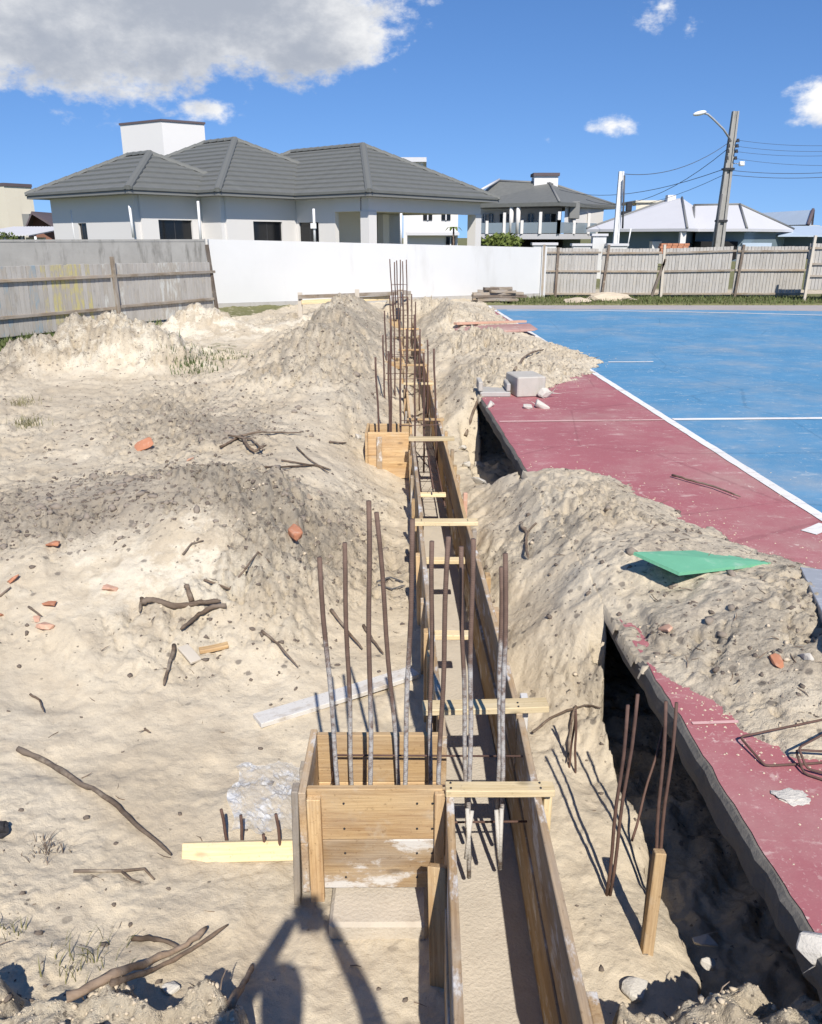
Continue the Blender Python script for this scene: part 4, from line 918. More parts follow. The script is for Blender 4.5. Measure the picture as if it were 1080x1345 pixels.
SLATME = {}
def slat_mesh(wd, h):
    key = (round(wd, 3), round(h, 2))
    if key not in SLATME:
        bm = bmesh.new(); bmesh.ops.create_cube(bm, size=1.0); bmesh.ops.scale(bm, vec=(h, wd, .03), verts=bm.verts); bmesh.ops.translate(bm, vec=(h / 2, 0, 0), verts=bm.verts)
        bmesh.ops.bevel(bm, geom=list(bm.edges), offset=.002, segments=1, affect='EDGES')
        me = bpy.data.meshes.new('slat'); bm.to_mesh(me); bm.free(); SLATME[key] = me
    return SLATME[key]
for nm, col in (('slat_yellow', (.50, .44, .19)), ('slat_blue', (.28, .34, .37)), ('slat_white', (.54, .54, .50))):
    m, N = new_mat(nm); v = oc(N); r = rnd(N); off = N.n('ShaderNodeVectorMath', operation='ADD', i_0=v)
    cb = N.n('ShaderNodeCombineXYZ', i_0=N.m('MULTIPLY', r, 13.0), i_1=N.m('MULTIPLY', r, 7.0)); N.link(cb.outputs[0], off.inputs[1])
    g = N.noise(N.mapping(off.outputs[0], (2, 14, 14)), 2, 5, .6); c = N.mix(g, (.30, .27, .225), (.48, .44, .38))
    c = N.mix(N.ss(N.noise(N.mapping(off.outputs[0], (1.2, 3, 3)), 2.2, 6, .7), .44, .62), c, col); finish(N, c, .85, g, .3, .004); M[nm] = m
def fence(name, label, P, Q, h0, h1, pitch, wd, rails, posts, colour=None, group=None, gap=.06, lean=.0, rail_t=.05):
    P, Q = Vector(P), Vector(Q); L = (Q - P).length; d = (Q - P).normalized(); nrm = Vector((d.y, -d.x, 0))
    if nrm.y > 0: nrm = -nrm
    t = thing(name, P, label, 'fence', group); n = int(L / pitch); rr = random.Random(int(abs(P.x) * 100))
    for k in range(n):
        s = (k + .5) * pitch; h = h0 + (h1 - h0) * s / L + rr.uniform(-.003, .003); b = P + d * s + Vector((0, 0, gap + rr.uniform(-.004, .004)))
        me = slat_mesh(wd, round(h, 2)); cm = colour(540 + 1060 * b.x / (b.y * 1.03), n, rr) if colour else 'wood_fence'
        o = bpy.data.objects.new('slat', me)
        if not me.materials: me.materials.append(M['wood_fence'])
        link(o, t); o.material_slots[0].link = 'OBJECT'; o.material_slots[0].material = M[cm]
        x = (Vector((0, 0, 1)) + nrm * (lean + rr.uniform(-.003, .003)) + d * rr.uniform(-.002, .002)).normalized(); z = (nrm - x * nrm.dot(x)).normalized(); y = z.cross(x)
        o.location = b; o.rotation_euler = Matrix((x, y, z)).transposed().to_euler()
    for (fr, dz) in rails:
        a_, b_ = P + Vector((0, 0, gap + fr * h0)) + nrm * (.04 + lean * fr * h0), Q + Vector((0, 0, gap + fr * h1 + dz)) + nrm * (.04 + lean * fr * h1)
        plank('rail', a_, b_, .055, rail_t, M['wood_old'], t, up=nrm)
    for (s, ph, ld, mt) in posts:
        b = P + d * s + nrm * .10; plank('post', b - Vector((0, 0, .15)), b + Vector((ld, 0, ph)), .07, .06, M[mt], t, up=nrm)
    return t
def leftcol(u, n, rr):
    if 16 < u < 78 and rr.random() < .5: return 'slat_blue'
    if 84 < u < 146 and rr.random() < .85: return 'slat_yellow'
    if (160 < u < 186 or 232 < u < 254) and rr.random() < .8: return 'slat_white'
    return 'wood_fence'
FL0 = Vector((-4.42, 18.75, 0)); FLd = (Vector((-7.12, 14.1, 0)) - FL0).normalized()
FA, FB, FC = FL0 + FLd * 9.5, FL0 + FLd * 2.75, FL0
fence('slat_fence', 'left slat fence stretch with faded yellow and blue patches', FA, FL0 + FLd * 2.78, 1.2, 1.16, .095, .090, ((.28, 0), (.80, 0)), ((6.70, 1.35, -.02, 'wood_old'), (2.0, 1.3, 0, 'wood_old')), leftcol, 'old slat fences', lean=.02)
fence('slat_fence', 'left slat fence stretch with whitewashed slats ending at the white wall', FB, FC, 1.16, 1.12, .095, .090, ((.30, 0), (.80, .02)), ((2.72, 1.55, -.14, 'wood_dark'),), leftcol, 'old slat fences', lean=.02)
def onfence(u): return at(u, 390, 0)
pr = [onfence(u) for u in (708, 786, 864, 960, 1056)]
for q in pr: q.y = 24.95
for q, u in zip(pr, (708, 786, 864, 960, 1056)): q.x = px(u, 24.95) * 1.066 / 1.033
hs_ = [1.36, 1.34, 1.34, 1.40, 1.40]
labs = ['right slat fence panel beside the end of the white wall', 'right slat fence panel second from the white wall', 'right slat fence panel with leaning post, third from the white wall', 'right slat fence panel in front of the utility pole']
for k in range(4):
    fence('slat_fence', labs[k], pr[k] + Vector((.02, 0, 0)), pr[k + 1] - Vector((.02, 0, 0)), hs_[k], hs_[k + 1], .098, .090, ((.52, 0), (.90, .02), (.04, 0)), ((.05, 1.5, (.0, .12, -.03, .10)[k], ('wood_old', 'wood_dark', 'pale_timber', 'wood_dark')[k]),) + (((.45, 1.42, .02, 'wood_dark'),) if k == 0 else ()) + (((1.5, 1.1, .35, 'wood_dark'),) if k == 1 else ()), None, 'old slat fences', gap=.05, lean=.03)
q0 = atY(1060, 378, 23.4); q1 = atY(1130, 378, 23.4)
fence('slat_fence', 'raised slat fence panel at the right edge of the picture', Vector((q0.x, 23.6, 0)), Vector((q1.x, 23.6, 0)), 1.24, 1.24, .098, .090, ((.3, 0), (.56, 0), (.9, 0)), ((.02, 1.75, .05, 'pale_timber'),), None, 'old slat fences', gap=.30)

# ------------------------------------------------------------------ poles and wires
def pole(name, label, base, top, w0, w1, mat):
    base, top = Vector(base), Vector(top); t = thing(name, base, label, 'pole'); d = top - base; v = []
    prof = [(-1, -.8), (-1, .8), (-.42, .8), (-.42, .35), (.42, .35), (.42, .8), (1, .8), (1, -.8), (.42, -.8), (.42, -.35), (-.42, -.35), (-.42, -.8)]
    for k, w_ in ((0, w0), (1, w1)):
        for (x, y) in prof: v.append(d * k + Vector((x * w_ / 2, y * w_ / 2, 0)))
    n = len(prof); f = [(i, n + i, n + (i + 1) % n, (i + 1) % n) for i in range(n)] + [tuple(range(n)), tuple(range(2 * n - 1, n - 1, -1))]
    pymesh('shaft', v, [x[::-1] for x in f], M[mat], t, base); return t
PY = 45.0
pb_, pt_ = Vector((atY(940, 345, PY).x, PY, -.2)), atY(966.5, 146, PY)
UP = pole('utility_pole', 'leaning concrete utility pole with street lamp behind the right fence', pb_, pt_, .56, .30, 'concrete_dirty')
def upol(v):
    k = (atY(950, v, PY).z - pb_.z) / (pt_.z - pb_.z); return pb_.lerp(pt_, k)
arm0, arm1, arm2 = upol(186), atY(937, 156, PY - .8), atY(922, 148, PY - 1.0)
tube('lamp_arm', [arm0, arm0.lerp(arm1, .5) + Vector((.05, 0, .05)), arm1, arm1.lerp(arm2, .5) + Vector((0, 0, .08)), arm2], .05, M['metal_grey'], UP, 8)
hd = from_bm('lamp_head', (lambda b: (bmesh.ops.create_uvsphere(b, u_segments=14, v_segments=8, radius=1), bmesh.ops.scale(b, vec=(.34, .16, .11), verts=b.verts), b)[-1])(bmesh.new()), M['lamp_white'], UP, arm2 + Vector((-.1, 0, -.02)), True)
hd.rotation_euler = (0, R(-12), 0)
for v_ in (185, 192, 199, 208):
    for sx in (-.22, .22):
        p = upol(v_) + Vector((sx, -.25, 0)); o = from_bm('insulator', (lambda b: (bmesh.ops.create_cone(b, cap_ends=True, segments=10, radius1=.09, radius2=.06, depth=.16), b)[-1])(bmesh.new()), M['dark_metal'], UP, p)
for v_ in (222, 290): 
    p = upol(v_); box('steel_band', p - Vector((.26, .24, .05)), p + Vector((.26, .24, .05)), M['dark_metal'], UP)
p = upol(214) + Vector((.62, -.1, -.05)); tube('photocell_bracket', [upol(214), p], .02, M['metal_grey'], UP, 6); box('photocell', p - Vector((.12, .1, .1)), p + Vector((.14, .1, .12)), M['lamp_white'], UP, .03)
p = upol(300); tube('cable_conduit', [upol(330) + Vector((-.30, -.3, 0)), upol(255) + Vector((-.26, -.3, 0))], .05, M['wire'], UP, 6)
SY = 39.0
MP = pole('meter_pole', 'short pale concrete pole on the low white wall', Vector((atY(808, 330, SY).x, SY, -.1)), atY(816.5, 225, SY), .27, .22, 'pvc')
tube('stay', [atY(824, 327, SY), atY(829, 300, SY)], .03, M['pvc'], MP, 6); tube('service_conduit', [atY(818, 300, SY - .3), atY(820.5, 230, SY - .3)], .04, M['wire'], MP, 6)
def wire(label, a_, b_, sag, r=.016):
    r *= .6
    a_, b_ = Vector(a_), Vector(b_); pts = [a_.lerp(b_, k / 14) - Vector((0, 0, sag * 4 * (k / 14) * (1 - k / 14))) for k in range(15)]
    return tag(tube('overhead_wire', pts, r, M['wire'], None, 5), label, 'wire', 'overhead wires')
wire('upper service wire from the utility pole to the short pale pole', upol(188) + Vector((-.2, -.1, 0)), atY(817, 228, SY), .5, .025)
wire('lower service wire from the utility pole to the balcony house roof', upol(196) + Vector((-.2, -.1, 0)), atY(770, 262, 62), 1.2, .028)
wire('long sagging wire running left behind the short pole', upol(222) + Vector((-.2, .1, 0)), atY(735, 249, 75), .8, .03)
wire('lowest long wire running left towards the balcony house', upol(230) + Vector((-.2, .1, 0)), atY(760, 266, 75), .9, .022)
for k, (v0, v1, lb) in enumerate(((184, 184, 'topmost wire leaving the utility pole to the right'), (192, 191, 'second wire from the top leaving the utility pole to the right'), (199, 196, 'third wire leaving the utility pole to the right'), (208, 212, 'fourth wire leaving the utility pole to the right'), (224, 216, 'thick wire bundle leaving the utility pole to the right'), (230, 222, 'lowest wire leaving the utility pole to the right'))):
    wire(lb, upol(v0) + Vector((.2, -.1, 0)), atY(1180, v1, 40), .25, .014 if k < 4 else .022)

# ------------------------------------------------------------------ beam formwork, column boxes and reinforcement
def form(label, y0, y1, joints, spacers, lst, rst, near=False):
    x0 = FORM_X(y0); t = thing('beam_formwork', (x0 + .157, y0, -.4), label, 'formwork', 'timber forms along the trench')
    ys = [y0] + list(joints) + [y1]
    for a_, b_ in zip(ys, ys[1:]):
        for side in (0, 1):
            for row in (0, 1):
                off = .0125 if side == 0 else .315 - .0125
                j = random.uniform(-.006, .006); zc = -.118 if row == 0 else -.36
                if side == 0 and near and row == 0:
                    pass
                ga, gb = a_ + .004, b_ - .004
                pieces = [(ga, gb)]
                if side == 0:
                    for (c0, c1) in ((2.205, 2.50), (7.21, 7.55), (11.42, 11.8), (16.6, 17.0)):
                        nw = []
                        for (m0, m1) in pieces:
                            if c1 <= m0 or c0 >= m1: nw.append((m0, m1))
                            else:
                                if c0 - m0 > .05: nw.append((m0, c0))
                                if m1 - c1 > .05: nw.append((c1, m1))
                        pieces = nw
                for (m0, m1) in pieces:
                    plank('side_board', (FORM_X(m0) + off + j, m0, zc + random.uniform(-.006, .006)), (FORM_X(m1) + off + j, m1, zc + random.uniform(-.006, .006)), .236, .024, M['wood_form'] if random.random() < .7 else M['wood_new'], t, up=(1, 0, 0), warp=.006)
    for (y, wd, ol, orr, mt, tilt) in spacers:
        plank('spacer', (FORM_X(y) - ol, y, .014 + .001), (FORM_X(y) + .315 + orr, y + tilt, .016), wd, .026, M[mt], t, warp=.002)
    for (y, top, mt) in lst:
        plank('stake', (FORM_X(y) - .014, y, -.58), (FORM_X(y) - .014 + random.uniform(-.015, .0), y, top), .055, .024, M[mt], t, up=(1, 0, 0))
    for (y, top, mt, wd) in rst:
        plank('stake', (FORM_X(y) + .315 + .016, y, -.58), (FORM_X(y) + .315 + .016 + random.uniform(0, .02), y, top), wd, .028, M[mt], t, up=(1, 0, 0))
    return t
fa = form('long near beam formwork with pale cross pieces beside the tall column bars', 1.30, 7.0, (2.62, 4.75), [(2.175, .05, .005, .03, 'wood_pale', 0), (2.65, .07, .06, .10, 'wood_pale', .02), (4.75, .075, .03, .05, 'wood_pale', 0), (6.96, .08, .02, .07, 'wood_pale', 0)],
     [(2.75, -.06, 'wood_form'), (3.05, .03, 'wood_new'), (3.35, -.02, 'wood_new'), (3.75, -.05, 'wood_form'), (4.3, -.02, 'wood_new'), (4.95, -.05, 'wood_form'), (5.35, -.03, 'wood_new'), (5.9, -.02, 'wood_form'), (6.45, -.01, 'wood_new')],
     [(1.42, -.02, 'wood_form', .10), (2.23, -.02, 'wood_pale', .07), (2.72, .02, 'wood_cement', .06), (3.3, -.03, 'wood_new', .07), (3.62, -.04, 'wood_form', .06), (4.0, -.02, 'wood_new', .08), (4.68, -.01, 'wood_old', .06), (5.25, .05, 'brick_pale', .03), (5.4, -.05, 'wood_new', .06), (5.95, -.03, 'wood_form', .06), (6.3, -.05, 'wood_new', .08), (6.7, -.02, 'wood_form', .07)], True)
plank('brace', (FORM_X(1.9) - .02, 1.88, -.50), (FORM_X(2.0) - .03, 2.0, -.13), .06, .03, M['wood_new'], fa, up=(-.3, -1, 0))
plank('brace', (FORM_X(2.2) - .02, 2.175, -.30), (FORM_X(2.2) - .022, 2.178, .0), .035, .022, M['wood_new'], fa, up=(0, -1, 0))
plank('bottom_board', (FORM_X(1.35) + .05, 1.40, -.36), (FORM_X(1.35) + .27, 1.40, -.36), .12, .024, M['wood_pale'], fa)
plank('inner_spacer', (FORM_X(3.5) + .03, 3.5, -.12), (FORM_X(3.5) + .2, 3.5, -.12), .06, .024, M['wood_pale'], fa)
plank('inner_spacer', (FORM_X(4.45) + .03, 4.45, -.12), (FORM_X(4.45) + .26, 4.45, -.12), .06, .024, M['wood_pale'], fa)
plank('inner_spacer', (FORM_X(6.0) + .03, 6.0, -.2), (FORM_X(6.0) + .25, 6.0, -.2), .06, .024, M['wood_pale'], fa)
form('middle beam formwork between the small column box and the sand heaps', 7.0, 12.0, (9.4,), [(7.75, .04, .02, .03, 'wood_new', 0), (9.8, .05, .02, .06, 'wood_pale', 0), (11.3, .05, .12, .04, 'wood_new', 0)],
     [(7.7, -.02, 'wood_form'), (8.3, -.02, 'wood_old'), (9.0, -.02, 'wood_new'), (9.6, -.02, 'wood_form'), (10.4, -.02, 'wood_new'), (11.1, -.02, 'wood_form')], [(7.3, 0, 'wood_new', .07), (8.0, -.02, 'wood_form', .06), (9.0, -.02, 'wood_form', .06), (10.2, -.02, 'wood_new', .06), (11.2, -.02, 'wood_form', .06)])
form('far beam formwork running into the distant sand heap', 12.0, 17.4, (14.6,), [(12.9, .05, .05, .05, 'wood_new', 0), (14.6, .06, .1, .05, 'wood_pale', 0), (16.0, .06, .02, .06, 'wood_new', 0)],
     [(12.6, -.02, 'wood_new'), (13.5, -.02, 'wood_new'), (14.4, -.02, 'wood_new'), (15.4, -.02, 'wood_new')], [(12.8, 0, 'wood_new', .07), (13.8, 0, 'wood_new', .07), (15.0, 0, 'wood_new', .07)])
def beam_base():
    v, f = [], []; ys = np.linspace(1.2, 17.4, 60)
    for k, y in enumerate(ys):
        j = random.uniform(-.004, .004)
        for (dx, dz) in ((.028, -.6), (.028, -.495 + j), (.287, -.495 - j), (.287, -.6)): v.append((FORM_X(y) + dx, y, dz))
    for k in range(len(ys) - 1):
        for i in range(3): f.append((4 * k + i, 4 * k + 4 + i, 4 * k + 5 + i, 4 * k + 1 + i))
    f += [(0, 1, 2, 3), tuple(4 * (len(ys) - 1) + i for i in (3, 2, 1, 0))]
    tag(pymesh('concrete_beam', v, f, M['blinding']), 'pale smooth concrete strip inside the long formwork', 'beam')
beam_base()

def nails(parent, pts, nrm):
    for p_ in pts: 
        o = bpy.data.objects.new('nail_head', NAIL); o.location = p_; o.rotation_euler = Vector(nrm).to_track_quat('Z', 'Y').to_euler(); link(o, parent)
_b = bmesh.new(); bmesh.ops.create_cone(_b, cap_ends=True, segments=8, radius1=.004, radius2=.0035, depth=.003); NAIL = bpy.data.meshes.new('nail_head'); _b.to_mesh(NAIL); _b.free(); NAIL.materials.append(M['dark_metal'])
nails(fa, [(FORM_X(y) + dx, y + dy, .0295) for y in (2.175, 2.65, 4.75) for dx in (.012, .30) for dy in (-.012, .014)], (0, 0, 1))
def colbox(label, x0, x1, y0, y1, zb, zt_, fresh=False):
    t = thing('column_formwork', ((x0 + x1) / 2, y0, zb), label, 'formwork', 'timber forms along the trench'); h = (zt_ - zb) / 2
    mats = [M['wood_form'], M['wood_new']] if not fresh else [M['wood_new'], M['wood_new']]
    for row in (0, 1):
        zc = zb + h * (row + .5); hh = h - .003
        plank('front_board', (x0 + .026, y0, zc), (x1, y0, zc + random.uniform(-.003, .003)), hh, .024, mats[row], t, up=(0, -1, 0))
        plank('back_board', (x0 + .026, y1, zc), (x1, y1, zc), hh, .024, mats[1], t, up=(0, 1, 0))
        plank('side_board', (x0 + .012, y0 - .03, zc), (x0 + .012, y1 + .03, zc), hh, .024, mats[0], t, up=(-1, 0, 0))
    return t
bx1 = colbox('large open column box of brown planks in the foreground', -.365, FORM_X(2.2) - .012, 2.20, 2.50, -.40, .005)
plank('corner_batten', (-.315, 2.172, -.43), (-.315, 2.172, -.015), .045, .028, M['wood_new'], bx1, up=(0, -1, 0))
plank('corner_batten', (-.372, 2.36, -.43), (-.372, 2.36, -.03), .06, .024, M['wood_old'], bx1, up=(-1, 0, 0))
plank('corner_batten', (-.388, 2.20, -.46), (-.375, 2.19, .012), .05, .022, M['wood_old'], bx1, up=(-1, 0, 0))
nails(bx1, [(x, 2.1862, z) for x in (-.345, -.22, .02, .07) for z in (-.05, -.15, -.25, -.35)], (0, -1, 0))
bx2 = colbox('small yellow column box at the middle of the trench', -.42, FORM_X(7.2) - .012, 7.20, 7.55, -.42, .02, True)
plank('corner_batten', (-.29, 7.172, -.42), (-.29, 7.172, -.02), .05, .026, M['wood_form'], bx2, up=(0, -1, 0))
colbox('third column box half hidden among the bars', -.42, FORM_X(11.4) - .012, 11.42, 11.8, -.35, .05, True)
colbox('farthest column box at the distant sand heap', -.5, FORM_X(16.6) - .012, 16.6, 17.0, -.3, .1, True)
tag(box('concrete_footing', (-.27, 2.06, -.55), (FORM_X(2.2) - .06, 2.62, -.425), M['blinding'], None, .012), 'pale concrete footing below the large column box', 'footing')

def bars(name, label, lst, Ys, vb, zb, r, ties=(), mat='rebar'):
    base = atY(lst[0][0], vb, Ys[0]); base.z = zb
    t = thing(name, base, label, 'rebar', 'column bars')
    for k, (u0, v0, u1) in enumerate(lst):
        Y = Ys[k % len(Ys)]; a_ = atY(u0, v0, Y); b_ = atY(u1, vb, Y); d = (b_ - a_) / (b_.z - a_.z)
        foot = a_ + d * (zb - a_.z)
        pts = [foot.lerp(a_, i / 12) + Vector((math.sin(i * 1.1 + k) * .0025, 0, 0)) for i in range(13)]
        tube('bar', pts, r, M[mat], t, 8)
    for (z, x0, x1, y0, y1) in ties:
        tube('stirrup', [(x0, y0, z), (x1, y0, z + .01), (x1, y1, z), (x0, y1, z + .005)], .004, M['rebar_thin'], t, 6, closed=True)
    return t
bars('column_bars', 'eleven tall rusty bars standing in the foreground column box', [(419, 732, 443), (452, 713, 462), (484, 658, 487), (495, 673, 523), (543, 682, 532), (568, 711, 565), (589, 705, 577), (605, 718, 612), (621, 708, 617), (659, 745, 655), (665, 727, 660)], (2.27, 2.43, 2.26, 2.44, 2.28, 2.42, 2.27, 2.44, 2.26, 2.43, 2.30), 1018, -.42, .0078,
     ((-.2, -.27, .40, 2.27, 2.44), (-.05, -.27, .40, 2.27, 2.44)))
bars('column_bars', 'seven rusty bars standing in the small middle column box', [(493, 469, 498), (510, 461, 512), (513, 415, 514), (526, 445, 526), (545, 413, 545), (557, 463, 557), (570, 458, 573)], (7.28, 7.42, 7.48, 7.30, 7.46, 7.32, 7.46), 565, -.40, .009, ((-.1, -.33, .27, 7.28, 7.48), (.06, -.1, .27, 7.28, 7.48)), 'rebar_thin')
bars('column_bars', 'six thin bars of the third column beyond the middle box', [(505, 408, 508), (514, 430, 515), (525, 420, 526), (536, 412, 535), (545, 436, 545), (552, 432, 552)], (11.5, 11.7), 478, -.35, .010, ((.1, -.36, .12, 11.5, 11.7), (.35, -.36, .12, 11.5, 11.7)), 'rebar_thin')
bars('column_bars', 'farthest cluster of bars rising in front of the white wall', [(512, 340, 516), (518, 344, 520), (521, 342, 523), (526, 341, 526), (529, 343, 530), (534, 341, 535)], (16.7, 16.9), 405, -.2, .011, tuple((z, -.4, -.09, 16.7, 16.9) for z in (.3, .42, .55, .68, .8)), 'rebar_thin')
bars('column_bars', 'dense thin bars between the third column and the farthest cluster', [(512, 388, 514), (517, 384, 518), (523, 392, 524), (529, 386, 530), (536, 390, 536), (541, 386, 541), (546, 396, 546)], (13.9, 14.2, 14.5), 432, -.3, .010, ((.2, -.36, .08, 13.9, 14.5), (.4, -.36, .08, 13.9, 14.5)), 'rebar_thin')
bars('column_bars', 'thin bars just beyond the small middle column box', [(503, 440, 505), (518, 436, 519), (534, 432, 534), (551, 440, 551), (562, 446, 562)], (9.3, 9.7), 510, -.3, .009, ((.15, -.3, .2, 9.3, 9.7),), 'rebar_thin')
# starter bars by the slab trench and small stubs
def loosebars(label, ps, r=.006):
    base = Vector(ps[0][0]); t = thing('starter_bars', base, label, 'rebar', 'starter bars')
    for (a_, b_) in ps: tube('bar', [Vector(a_).lerp(Vector(b_), i / 8) + Vector((math.sin(i * 1.3) * min(.003, .006 * (Vector(b_) - Vector(a_)).length), 0, 0)) for i in range(9)], r, M['rebar_thin'], t, 7)
b1 = at(797, 1176, -.47); b2 = at(860, 1122, -.44)
loosebars('two long leaning bars standing in the sand by the slab', [(b1, atY(826, 926, b1.y + .02)), (b1 + Vector((.012, .0, 0)), atY(839, 912, b1.y + .06))])
b3 = at(858, 1180, -.47)
loosebars('pair of tall bars beside the wooden stake near the slab', [(Vector((b3.x, b3.y, -.48)), atY(876, 921, b3.y + .1)), (Vector((b3.x + .01, b3.y + .01, -.48)), atY(890, 923, b3.y + .12))])
loosebars('single thin bar leaning in the shaded trench under the slab', [(at(830, 1105, -.45), atY(872, 955, 2.75))], .005)
p4 = ground_many([(747, 1008), (756, 1015), (722, 1012), (738, 1014)])
loosebars('short dark bars sticking out of the sand behind the formwork', [(p4[0] - Vector((0, 0, .03)), atY(757, 932, p4[0].y + .02)), (p4[1] - Vector((0, 0, .03)), atY(757, 935, p4[1].y + .01))], .005)
p5 = ground_many([(300, 1108), (318, 1110), (350, 1125), (372, 1128)])
loosebars('short cut bars beside the low plank left of the column box', [(p5[0] - Vector((0, 0, .05)), p5[0] + Vector((-.02, .02, .14))), (p5[1] - Vector((0, 0, .05)), p5[1] + Vector((0, .02, .12))), (p5[2] - Vector((0, 0, .05)), p5[2] + Vector((-.005, 0, .10))), (p5[3] - Vector((0, 0, .05)), p5[3] + Vector((-.015, 0, .20)))], .006)
t = thing('beam_cage', (FORM_X(6.6) + .16, 6.2, -.3), 'small wire reinforcement truss lying inside the formwork', 'rebar')
for dx in (.06, .24): tube('bar', [(FORM_X(6.0) + dx, 5.9, -.26), (FORM_X(7.9) + dx, 7.9, -.24)], .006, M['rebar_thin'], t, 6)
tube('bar', [(FORM_X(6.0) + .15, 5.9, -.12), (FORM_X(7.9) + .15, 7.9, -.1)], .006, M['rebar_thin'], t, 6)
for k in range(7):
    y = 6.0 + k * .28; tube('stirrup', [(FORM_X(y) + .06, y, -.26), (FORM_X(y) + .15, y + .02, -.115), (FORM_X(y) + .24, y, -.26)], .004, M['rebar_thin'], t, 5, closed=True)
t = thing('beam_stub_bars', (FORM_X(2.0) + .16, 2.0, -.36), 'four cement-coated stub bars inside the near formwork', 'rebar')
for (u, v0, u1, v1) in ((614, 1062, 617, 1130), (620, 1065, 612, 1128), (652, 1064, 656, 1128), (659, 1062, 657, 1126)):
    tube('bar', [atY(u1, v1, 2.12), atY(u, v0, 2.16)], .007, M['mortar'], t, 7)

# ------------------------------------------------------------------ wooden bits on the ground
def ground_plank(name, label, uv0, uv1, wd, th, mat, lift=0.0, tilt=(0, 0), cat='plank', group=None):
    a_, b_ = ground_many([uv0, uv1]); up = Vector((0, 0, 1))
    return tag(plank(name, a_ + Vector((0, 0, th / 2 + lift + tilt[0])), b_ + Vector((0, 0, th / 2 + lift + tilt[1])), wd, th, M[mat], None, up=up, warp=.004), label, cat, group)
ground_plank('cement_plank', 'cement-smeared plank lying diagonally behind the column box', (338, 950), (545, 885), .10, .025, 'wood_cement', .0, cat='plank')
a_, b_ = at(240, 1120, -.435), at(402, 1116, -.435)
tag(plank('edge_plank', a_, b_, .07, .03, M['wood_pale'], None, up=(0, -1, .55)), 'pale plank half buried on edge left of the column box', 'plank')
a_ = at(866, 1126, -.1)
st = thing('wooden_stake', (b3.x + .02, b3.y - .02, -.5), 'upright wooden stake beside two bars in the trench', 'stake')
plank('stake_board', (at(848, 1262, -.5)), atY(867, 1118, at(848, 1262, -.5).y + .05), .035, .03, M['wood_new'], st, up=(0, -1, 0)); plank('stake_board', (at(845, 1262, -.5)), atY(860, 1122, at(848, 1262, -.5).y + .07), .02, .035, M['wood_dark'], st, up=(0, -1, 0))
# green painted board propped on the sand
gq = [(833, 725), (893, 752), (1013, 739), (945, 722)]; gpts = ground_many(gq)
c4 = [at(u, v_, p_.z + l_) for (u, v_), p_, l_ in zip(gq, gpts, (.085, .08, .105, .095))]
nrm = (c4[1] - c4[0]).cross(c4[3] - c4[0]).normalized()
if nrm.z < 0: nrm = -nrm
cc = sum(c4, Vector()) / 4
bm = bmesh.new(); lo = [bm.verts.new(p - nrm * .016 - cc) for p in c4]; hi = [bm.verts.new(p - cc) for p in c4]
bm.faces.new(hi); bm.faces.new(lo[::-1])
for i in range(4): bm.faces.new((lo[i], lo[(i + 1) % 4], hi[(i + 1) % 4], hi[i]))
bmesh.ops.recalc_face_normals(bm, faces=bm.faces)
g = from_bm('green_board', bm, M['green_paint'], None, cc); tag(g, 'bright green painted board lying on the sand heap', 'board')
a_, b_ = ground_many([(1060, 762), (1112, 850)])
a_, b_ = at(1066, 752, a_.z + .09), at(1118, 850, b_.z + .05)
o = tag(plank('grey_post', a_, b_, .11, .045, M['metal_grey'], None), 'grey cement-coated timber lying at the right edge', 'post')
ground_plank('small_plank', 'short dark plank lying on the ridge left of the formwork', (382, 636), (408, 662), .05, .02, 'wood_old', .02)
ground_plank('wood_chip', 'split orange wood chip on the left slope', (262, 858), (300, 850), .045, .02, 'wood_new', .005, cat='wood chip')
ground_plank('wood_chip', 'pale flat wood chip beside the thick branch', (240, 852), (258, 872), .06, .015, 'pale_timber', .005, cat='wood chip')

# profile boards and old timber by the white wall
t = thing('profile_board', at(395, 408, 0), 'low timber profile board on stakes before the white wall', 'profile board')
Yb = 17.6
for (u, v0, v1) in ((395, 384, 412), (470, 380, 400), (527, 380, 396)): plank('stake', atY(u, v1 + 6, Yb), atY(u - 1, v0, Yb), .09, .05, M['pale_timber'], t, up=(0, -1, 0))
plank('rail', atY(392, 390, Yb - .06), atY(540, 384.5, Yb + .4), .08, .03, M['wood_old'], t, up=(0, -1, 0)); plank('rail', atY(396, 397, Yb - .06), atY(512, 391, Yb + .4), .09, .03, M['wood_pale'], t, up=(0, -1, 0))
rp = random.Random(12)
for k in range(14):
    u0 = 622 + rp.uniform(0, 18); u1 = 698 - rp.uniform(0, 22); z = .06 + .075 * (k // 3) + rp.uniform(0, .02); Y = 22.9 + .18 * (k % 3) + rp.uniform(-.05, .05)
    if k // 3 > 2: u0 += 8; u1 -= 10
    tag(plank('old_plank', (px(u0, Y), Y, z), (px(u1, Y), Y + rp.uniform(-.15, .3), z + rp.uniform(-.02, .05)), rp.uniform(.12, .2), rp.uniform(.05, .08), M['wood_dark' if rp.random() < .4 else 'wood_old'], None, warp=.02), 'old grey plank in the pile at the end of the white wall', 'plank', 'old planks piled by the white wall')

